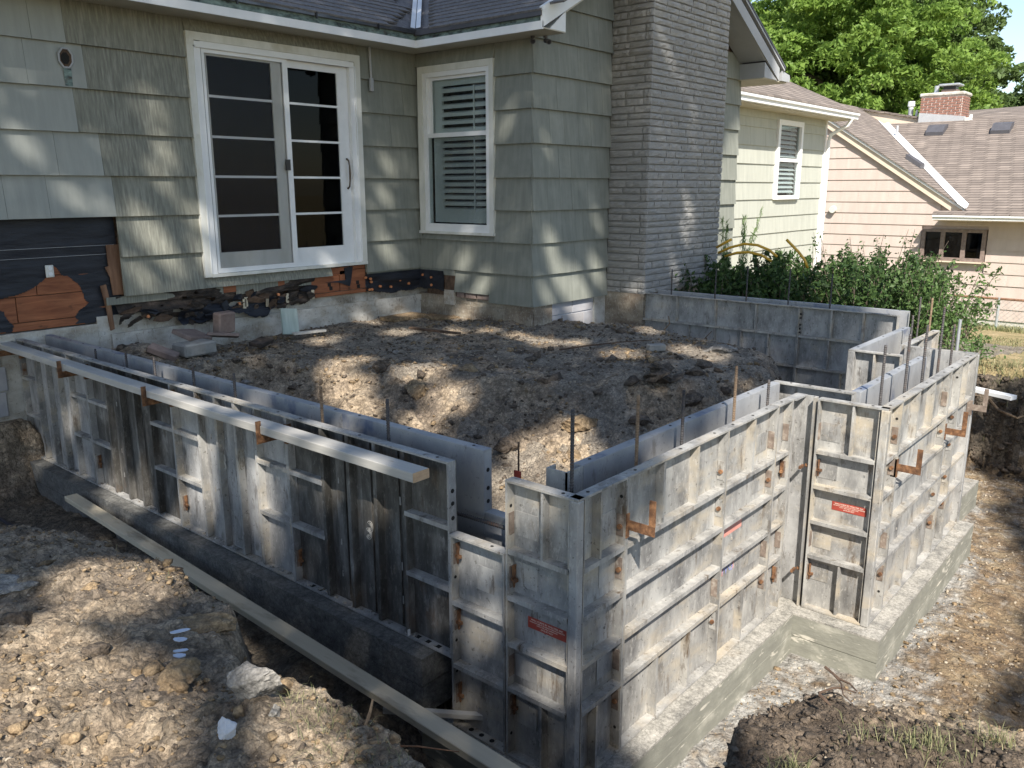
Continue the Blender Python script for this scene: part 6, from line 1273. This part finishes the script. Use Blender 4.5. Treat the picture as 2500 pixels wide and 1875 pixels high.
# ================================================================== SHRUBS
def shrub(label, boxr, n, h0, h1, leaf, seed, tint=(0, 1), lean=.4, name='shrub', ground=-.55, sub=26, mat='leaf_bush'):
    r = np.random.default_rng(seed); x0, x1, y0, y1 = boxr; t = thing(name, label, 'shrub', ((x0+x1)/2, (y0+y1)/2, ground), 'overgrown shrubs behind the forms' if name == 'shrub' else None)
    st_ = MB(); P = []; T = []
    for k in range(n):
        bx, by = r.uniform(x0, x1), r.uniform(y0, y1); H_ = h0+(h1-h0)*r.random()**1.6
        ex = ((bx-(x0+x1)/2)/(x1-x0))*1.1+r.normal()*.22; ey = ((by-(y0+y1)/2)/(y1-y0))*1.1+r.normal()*.22
        m_ = 7; pts = []
        for i in range(m_):
            q = i/(m_-1); pts.append((bx+ex*lean*q**1.6, by+ey*lean*q**1.6, ground+H_*(q-.12*q*q*abs(ex))))
        st_.tube(pts, [.009*(1-.75*i/(m_-1)) for i in range(m_)], 4, cap=False)
        pa = np.array(pts)
        for j in range(int(sub*(.6+H_))):
            q = r.uniform(.18, 1.0)*(m_-1); i = min(int(q), m_-2); c = pa[i]*(1-q+i)+pa[i+1]*(q-i); rad = .13*(1.15-q/(m_-1)); P.append(c+r.normal(size=3)*rad*np.array([1, 1, .7])); T.append(tint[0]+(tint[1]-tint[0])*r.random())
    st_.build('stem', 'bark', t); P = np.array(P); leaves_mesh('foliage', P, leaf, np.array(T), mat, r, t); return t
def leaves_mesh(nm, P, size, T, mat, r, par, flatten=.5, kind='stuff'):
    n = len(P); a = r.normal(size=(n, 3)); a /= np.linalg.norm(a, axis=1)[:, None]; up = r.normal(size=(n, 3)); up[:, 2] += flatten; b = np.cross(a, up); b /= np.linalg.norm(b, axis=1)[:, None]+1e-9
    s = size*(.6+.8*r.random(n))[:, None]; V = np.stack([P-a*s, P+b*s*.45, P+a*s, P-b*s*.45], 1).reshape(-1, 3); F = np.arange(n*4).reshape(n, 4)
    me = mesh_np(nm, V, F, mat, T); return link_mesh(nm, me, par, kind=kind) if kind else link_mesh(nm, me, par)
shrub('dense dark shrub filling the corner beside the stone chimney', (9.3, 10.8, 4.5, 5.3), 60, .55, .92, .034, 1, (0, .6), sub=105)
shrub('broad green shrub behind the left half of the far forms', (9.4, 11.2, 3.7, 4.5), 76, .65, 1.0, .034, 2, (0, .75), sub=105)
shrub('shrub with tall thin red tinged shoots in front of the tan wall', (9.6, 11.4, 2.9, 3.7), 70, .75, 1.08, .03, 3, (0, .6), sub=80)
shrub('thin leggy shoots rising highest above the shrub row', (10.2, 11.4, 2.9, 4.0), 16, 1.1, 1.32, .022, 8, (.1, .7), sub=24)
shrub('rounded shrub behind the right end of the far forms', (9.7, 11.3, 2.55, 3.3), 56, .6, 1.0, .026, 4, (.1, .9), sub=105)
shrub('pale leaved spreading shrub at the lawn edge on the right', (9.7, 10.9, 2.2, 2.8), 50, .4, .95, .024, 5, (.35, 1.0), sub=105)
shrub('low weeds creeping over the lawn edge behind the far right corner', (9.4, 9.9, 1.75, 2.1), 12, .12, .35, .02, 6, (.4, 1.0), sub=60, lean=.25)
def weed(label, x, y, z0, h, n, seed):
    r = np.random.default_rng(seed); t = thing('feathery_weed', label, 'weed', (x, y, z0)); P = []; st_ = MB()
    for k in range(n):
        dx, dy = r.normal()*.06, r.normal()*.06; hh = h*r.uniform(.7, 1); pts = [(x+dx*q*2, y+dy*q*2, z0+hh*q) for q in (0, .35, .7, 1)]; st_.tube(pts, [.007, .005, .003, .001], 4, cap=False)
        for j in range(170):
            q = r.uniform(.2, 1); P.append((x+dx*q*2+r.normal()*.05*(1.1-q), y+dy*q*2+r.normal()*.05*(1.1-q), z0+hh*q+r.normal()*.02))
    st_.build('stem', 'weed', t); n_ = len(P); P = np.array(P); a = np.stack([r.normal(size=n_)*.5, r.normal(size=n_)*.5, .9*np.ones(n_)], 1)*.05; b = r.normal(size=(n_, 3))*.0035
    V = np.stack([P-a, P+b, P+a, P-b], 1).reshape(-1, 3); link_mesh('foliage', mesh_np('foliage', V, np.arange(n_*4).reshape(n_, 4), 'weed', r.random(n_)), t, kind='stuff')
weed('tall feathery weed growing up against the stone chimney', 10.4, 5.06, -.5, 1.5, 3, 3)
weed('shorter feathery weed right of the tall one', 10.5, 4.90, -.5, 1.32, 2, 4)
for l, pts in (('short upper yellow pipe end with a dark tip by the chimney', [(10.5, 5.30, .40), (10.5, 5.18, .47), (10.5, 5.09, .516)]), ('long upper yellow pipe arching out over the shrubs', [(10.5, 5.27, .33), (10.5, 5.10, .41), (10.5, 4.90, .465), (10.5, 4.72, .455), (10.5, 4.56, .40), (10.5, 4.45, .32)]),
    ('lower yellow pipe arching into the shrubs', [(10.5, 5.17, .29), (10.5, 5.0, .345), (10.5, 4.83, .36), (10.5, 4.66, .33), (10.5, 4.52, .26)]), ('steep yellow pipe sticking out of the shrubs on the right', [(10.5, 4.34, .54), (10.5, 4.26, .47), (10.5, 4.17, .39), (10.5, 4.09, .30), (10.5, 4.04, .2)])):
    t = thing('yellow_pipe', l, 'pipe', pts[0], 'yellow plastic pipes among the shrubs'); pts = [(9.75, y*.9286, 1.187+(z-1.187)*.9286) for x, y, z in pts]; t.location = pts[0]; MB().tube(pts, .016, 10).build('pipe', 'yellow', t, smooth=True)

# ================================================================== GRASS
def grass(nm, label, pts, h, w_, seed, lean=.5, par=None):
    r = np.random.default_rng(seed); n = len(pts); az = r.random(n)*6.28; hh = h*(.4+.8*r.random(n)); ln = lean*(.3+r.random(n))
    d = np.stack([np.cos(az), np.sin(az), np.zeros(n)], 1); s = np.stack([-np.sin(az), np.cos(az), np.zeros(n)], 1)*w_; up = np.array([0, 0, 1.])
    m1 = pts+up*(hh*.6)[:, None]+d*(hh*ln*.35)[:, None]; m2 = pts+up*(hh*(1-.35*ln))[:, None]+d*(hh*ln)[:, None]
    V = np.stack([pts-s, pts+s, m1+s*.7, m2, m1-s*.7], 1).reshape(-1, 3); i = np.arange(n)*5; F = np.concatenate([np.stack([i, i+1, i+2, i+4], 1), np.stack([i+4, i+2, i+3, i+3], 1)]); 
    tri = np.stack([i+4, i+2, i+3], 1)
    me = bpy.data.meshes.new(nm); me.from_pydata([tuple(v) for v in V], [], [tuple(f) for f in np.stack([i, i+1, i+2, i+4], 1)]+[tuple(f) for f in tri]); me.materials.append(MT['grass'])
    a = me.attributes.new('tint', 'FLOAT', 'FACE'); tt = r.random(n); a.data.foreach_set('value', np.concatenate([tt, tt]).astype(np.float32)); link_mesh(nm, me, kind='stuff', label=label, category='grass')
def patch(cxy, rad, n, seed, zs=(1,)):
    r = np.random.default_rng(seed); x = cxy[0]+r.normal(size=n)*rad[0]; y = cxy[1]+r.normal(size=n)*rad[1]; h, z = height(x, y); k = np.isin(z, zs); return np.stack([x[k], y[k], h[k]], 1)
grass('grass_tuft', 'tufts of long grass rooted in the dark soil at the bottom right', np.concatenate([patch((1.96, .70), (.03, .025), 120, 1, (1, 7)), patch((1.86, .66), (.02, .02), 50, 2, (1, 7)), patch((2.28, .44), (.03, .05), 150, 3, (1, 7)), patch((2.42, .30), (.03, .04), 90, 4, (1, 7)), patch((2.22, .60), (.05, .04), 40, 6, (1, 7))]), .055, .0012, 1, .9)
grass('dry_grass', 'dry straw roots and blades at the spoil edge in the sun', np.concatenate([patch((1.33, 1.88), (.06, .09), 170, 5), patch((1.26, 1.62), (.08, .12), 110, 7), patch((1.50, 2.9), (.03, .3), 40, 8)]), .035, .0009, 2, 1.6)
grass('bank_grass', 'roots and grass fringe hanging over the cut bank', patch((9.35, 1.4), (.12, .7), 900, 9, (3, 4)), .10, .003, 3, 1.2)
r_ = np.random.default_rng(10); n = 9000; x = 20.8+3*r_.random(n); y = -1+9*r_.random(n)
grass('lawn_grass', 'green grass strip along the chain link fence', np.stack([x, y, lawn_top(x, y)-.02], 1), .10, .012, 4, .5)
r_ = np.random.default_rng(11); n = 14000; x = 9.4+8*r_.random(n)**1.5; y = -.5+5*r_.random(n)
grass('dry_lawn_grass', 'short dry lawn grass beyond the cut bank', np.stack([x, y, lawn_top(x, y)-.02], 1), .035, .006, 5, .8)

# ================================================================== TREES
def limb(mb, p, d, L_, r0, lvl, r):
    pts = [Vector(p)]; dd = Vector(d).normalized(); n = 5
    for i in range(n): dd = (dd+Vector((r.normal(), r.normal(), r.normal()+.15))*.13).normalized(); pts.append(pts[-1]+dd*L_/n)
    mb.tube(pts, [r0*(1-.6*i/n) for i in range(n+1)], 7 if lvl == 0 else 5, cap=False)
    if lvl < 2:
        for k in range(4 if lvl == 0 else 3):
            q = pts[2+k % 4]; a = r.random()*6.28; limb(mb, q, (math.cos(a), math.sin(a), .55), L_*.55, r0*.42, lvl+1, r)
def blobtree(label, base, cen, rad, nb_, per, leaf, br, mat, seed, tint=(0, 1), trunk_r=.3, group='trees beyond the neighbour house'):
    r = np.random.default_rng(seed); t = thing('tree', label, 'tree', base, group); mb = MB(); limb(mb, base, (0, 0, 1), cen[2]-base[2]+rad[2]*.2, trunk_r, 0, r); mb.build('trunk', 'bark', t)
    u = r.normal(size=(nb_, 3)); u /= np.linalg.norm(u, axis=1)[:, None]; R = (.35+.68*r.random(nb_)**.6)[:, None]; C = np.array(cen)+u*R*np.array(rad)*(1+.12*r.normal(size=(nb_, 1)))
    P = []; T = []
    for c in C:
        v = r.normal(size=(per, 3)); v /= np.linalg.norm(v, axis=1)[:, None]; rr_ = br*(.7+.6*r.random()); q = rr_*(.75+.3*r.random((per, 1)))
        k = v[:, 2] > -.55; pp = c+v*q*np.array([1, 1, .62]); P.append(pp[k]); T.append(np.clip(tint[0]+(tint[1]-tint[0])*(.35*r.random()+.65*r.random(k.sum())), 0, 1))
    P = np.concatenate(P); T = np.concatenate(T); leaves_mesh('crown', P, leaf, T, mat, r, t, flatten=1.2); return t
blobtree('bright yellow green maple rising above the annex and neighbour roofs', (42, 15.5, -2.5), (42, 15.8, 5.4), (6, 6.2, 6.6), 900, 210, .13, .60, 'leaf_maple', 21, (0.15, 1))
blobtree('tall dark green oak right of the maple', (50, 14.5, -2.5), (50, 14.9, 3.2), (6, 5.2, 9.0), 900, 230, .17, .85, 'leaf_oak', 22, (0.1, 1))
blobtree('lower dark tree at the right photo edge', (55, 8.5, -2.5), (55, 8.8, 2.4), (6, 6, 4.6), 260, 260, .20, 1.0, 'leaf_oak', 23, (0, .8))
blobtree('dark tree mostly hidden behind the maple', (52, 22, -2.5), (52, 21, 5), (7, 7, 8), 120, 260, .24, 1.3, 'leaf_oak', 24, (0.1, .9))
# shade trees behind the photographer: crowns carved to throw the dappled shade and sun patches
U = np.array([.6925, -.7214, 0.]); S_ = np.array(SUN); U = np.cross(S_, [0, 0, 1.]); U /= np.linalg.norm(U); Vv = np.cross(U, S_)
LIT = [(3.91,7.37,1.85,.1),(3.36,7.37,1.59,.08),(3.92,7.37,1.49,.13),(2.79,7.37,1.5,.12),(3.84,7.37,1.29,.1),(3.17,7.37,1.06,.12),(3.39,7.37,1.0,.1),(3.74,7.37,.77,.18),(3.89,7.37,.56,.15),(3.62,7.37,.41,.12),(3.73,7.37,1.83,.09),(6.56,7.37,1.42,.13),(6.47,7.37,1.11,.13),(6.48,7.37,.5,.15),(6.33,7.37,.86,.1),(6.7,7.37,1.57,.08),(4.2,7.37,.88,.14),(4.21,7.37,.54,.12),(5.71,7.37,.32,.1),(4.41,7.37,2.12,.06),
 (7.01,5.95,1.99,.06),(7.01,6.01,1.85,.08),(7.01,6.08,1.71,.07),(7.01,6.68,.34,.14),(7.01,6.39,.1,.15),(7.01,6.97,.38,.08),(7.01,6.05,.97,.08),(7.01,6.64,1.95,.05),(7.01,6.75,1.76,.05),(7.33,5.66,.58,.15),(7.5,5.66,.21,.2),(8.2,5.66,.8,.1),(8.17,5.66,.27,.18),(7.25,5.66,.03,.15),(7.86,5.66,-.03,.15),(7.15,5.66,2.45,.08),(7.08,5.66,1.81,.06),
 (8.69,5.12,2.71,.09),(8.86,5.12,2.58,.09),(9.08,5.12,2.43,.08),(8.59,5.12,2.82,.07),(9.38,5.12,.94,.15),(9.29,5.12,.67,.12),(8.27,5.12,.19,.15),(9.11,5.12,.23,.1),(9.39,5.12,2.07,.08),
 (4.24,5.38,-.3,.16),(3.96,4.96,-.3,.16),(4.41,5.75,-.3,.1),(4.68,5.74,-.3,.1),(5.05,6.72,-.3,.12),(4.74,5.07,-.3,.13),(4.82,4.98,-.3,.12),(4.48,4.46,-.3,.15),(4.09,4.36,-.3,.13),(3.81,4.27,-.3,.1),(4.38,3.22,-.3,.2),(4.21,3.24,-.3,.2),(4.03,2.81,-.3,.15),(6.46,5.03,-.3,.14),(6.48,5.41,-.3,.1),(6.53,4.75,-.3,.1),(6.33,4.09,-.3,.13),(6.8,3.69,-.3,.12),(6.75,3.43,-.3,.1),(5.89,6.56,-.3,.13),(6.11,7.26,-.3,.1),(7.02,6.7,-.3,.1),(6.26,6.11,-.3,.1),(6.51,5.81,-.3,.09),(3.63,2.93,-.3,.15),(3.76,3.29,-.3,.1),(3.75,2.65,-.3,.12),(7.57,4.55,-.3,.1),(6.66,7.25,-.3,.1),
 (1.23,3.3,-.33,.12),(1.32,3.31,-.33,.14),(1.32,3.19,-.33,.16),(1.36,3.09,-.33,.16),(1.46,3.2,-.33,.1),(1.22,3.16,-.33,.1),(.92,2.99,-.33,.14),(.82,2.79,-.33,.2),(.85,2.68,-.33,.2),(.85,2.49,-.33,.2),(.93,2.47,-.33,.17),(.88,2.27,-.33,.2),(.76,2.3,-.33,.2),(.72,2.46,-.33,.2),(.84,2.1,-.33,.15),(1.03,2.51,-.33,.1),(.96,2.23,-.33,.08),(1.32,2.06,-.33,.09),(1.33,1.99,-.33,.1),(1.26,1.87,-.33,.11),(1.2,1.78,-.33,.11),(1.14,1.71,-.33,.11),(1.25,1.92,-.33,.08),(1.41,1.96,-.33,.07),
 (2.56,5.94,-.89,.13),(2.56,5.87,-1.04,.12),(2.56,4.66,-.35,.12),(2.56,4.75,-.55,.13),(2.56,4.69,-.72,.1),(2.56,5.11,-.98,.07),(2.56,4.07,-.37,.1),(2.56,7.11,-1.03,.08),(2.56,6.62,-.52,.07),(2.56,4.05,-.65,.08),(2.57,5.63,-.97,.14),(2.36,3.21,0,.1),(2.43,3.5,0,.08),(2.63,3.46,0,.1),(2.6,4.27,0,.12),(2.35,2.83,0,.07),(2.65,5.4,0,.1),(2.51,4.73,0,.1),
 (2.56,2.11,-.08,.07),(2.56,2.04,-.15,.06),(2.56,1.97,-.01,.04),(2.56,1.93,-.85,.07),(2.56,1.99,-.83,.06),(2.56,1.91,-.91,.05),(2.56,2.4,-.31,.07),(2.56,2.32,-.4,.07),(2.56,2.35,-.7,.08),(2.56,2.27,-.34,.07)]
LITP = np.array([(np.dot(q[:3], U), np.dot(q[:3], Vv), q[3]*(.62 if q[2] > -.02 and q[0] > 2.7 else 1.25 if q[0] > 3.5 else 1.0)) for q in LIT])
SHADE_A = [(-7, -2.5), (.55, -2.5), (.62, .8), (.84, .85), (.84, 1.18), (.68, 1.5), (.66, 2.0), (.9, 2.6), (1.5, 3.2), (2.1, 3.75), (2.75, 4.25), (3.6, 4.9), (4.1, 5.5), (4.2, 7.0), (4.1, 7.6), (3.6, 8.5), (3.5, 9.6), (3.9, 10.2), (4.4, 10.5), (4.4, 11.6), (-7, 11.6)]
SHADE_B = [(2.5, 1.3), (2.96, 1.72), (3.79, 2.4), (4.5, 3.2), (5.0, 4.2), (5.3, 4.95), (9.5, 5.0), (9.5, -2), (2.0, -2), (2.0, .8)]
def shadetree(label, poly, n, s0, s1, leaf, trunk, seed, jit=.12):
    r = np.random.default_rng(seed); P_ = np.array(poly); u0, v0 = P_.min(0); u1, v1 = P_.max(0); out = []
    u = r.uniform(u0, u1, n); v = r.uniform(v0, v1, n); s = s0+(s1-s0)*r.random(n)
    k = sdf(poly, u, v)+jit*2*vnoise(u, v, 3) < 0; u, v, s = u[k], v[k], s[k]
    k = np.ones(len(u), bool)
    for a, b, c in LITP: k &= (u-a)**2+(v-b)**2 > (c*(1.15+.3*vnoise(u, v, 6)))**2
    u, v, s = u[k], v[k], s[k]; s = s+1.2*vnoise(u, v, .8)
    P = u[:, None]*U+v[:, None]*Vv-s[:, None]*S_
    t = thing('shade_tree', label, 'tree', trunk, 'shade trees behind the photographer'); mb = MB(); limb(mb, trunk, (0, 0, 1), 7.5, .22, 0, r); mb.build('trunk', 'bark', t)
    leaves_mesh('crown', P, leaf, r.random(len(P)), 'leaf_near', r, t, flatten=.3)
shadetree('broad shade tree behind and left of the photographer', SHADE_A, 200000, 10.5, 14.5, .085, (-8.5, -4.5, -.4), 31)
shadetree('second shade tree behind and right of the photographer', SHADE_B, 30000, 10.5, 14, .09, (-2.0, -12.0, -.4), 32)
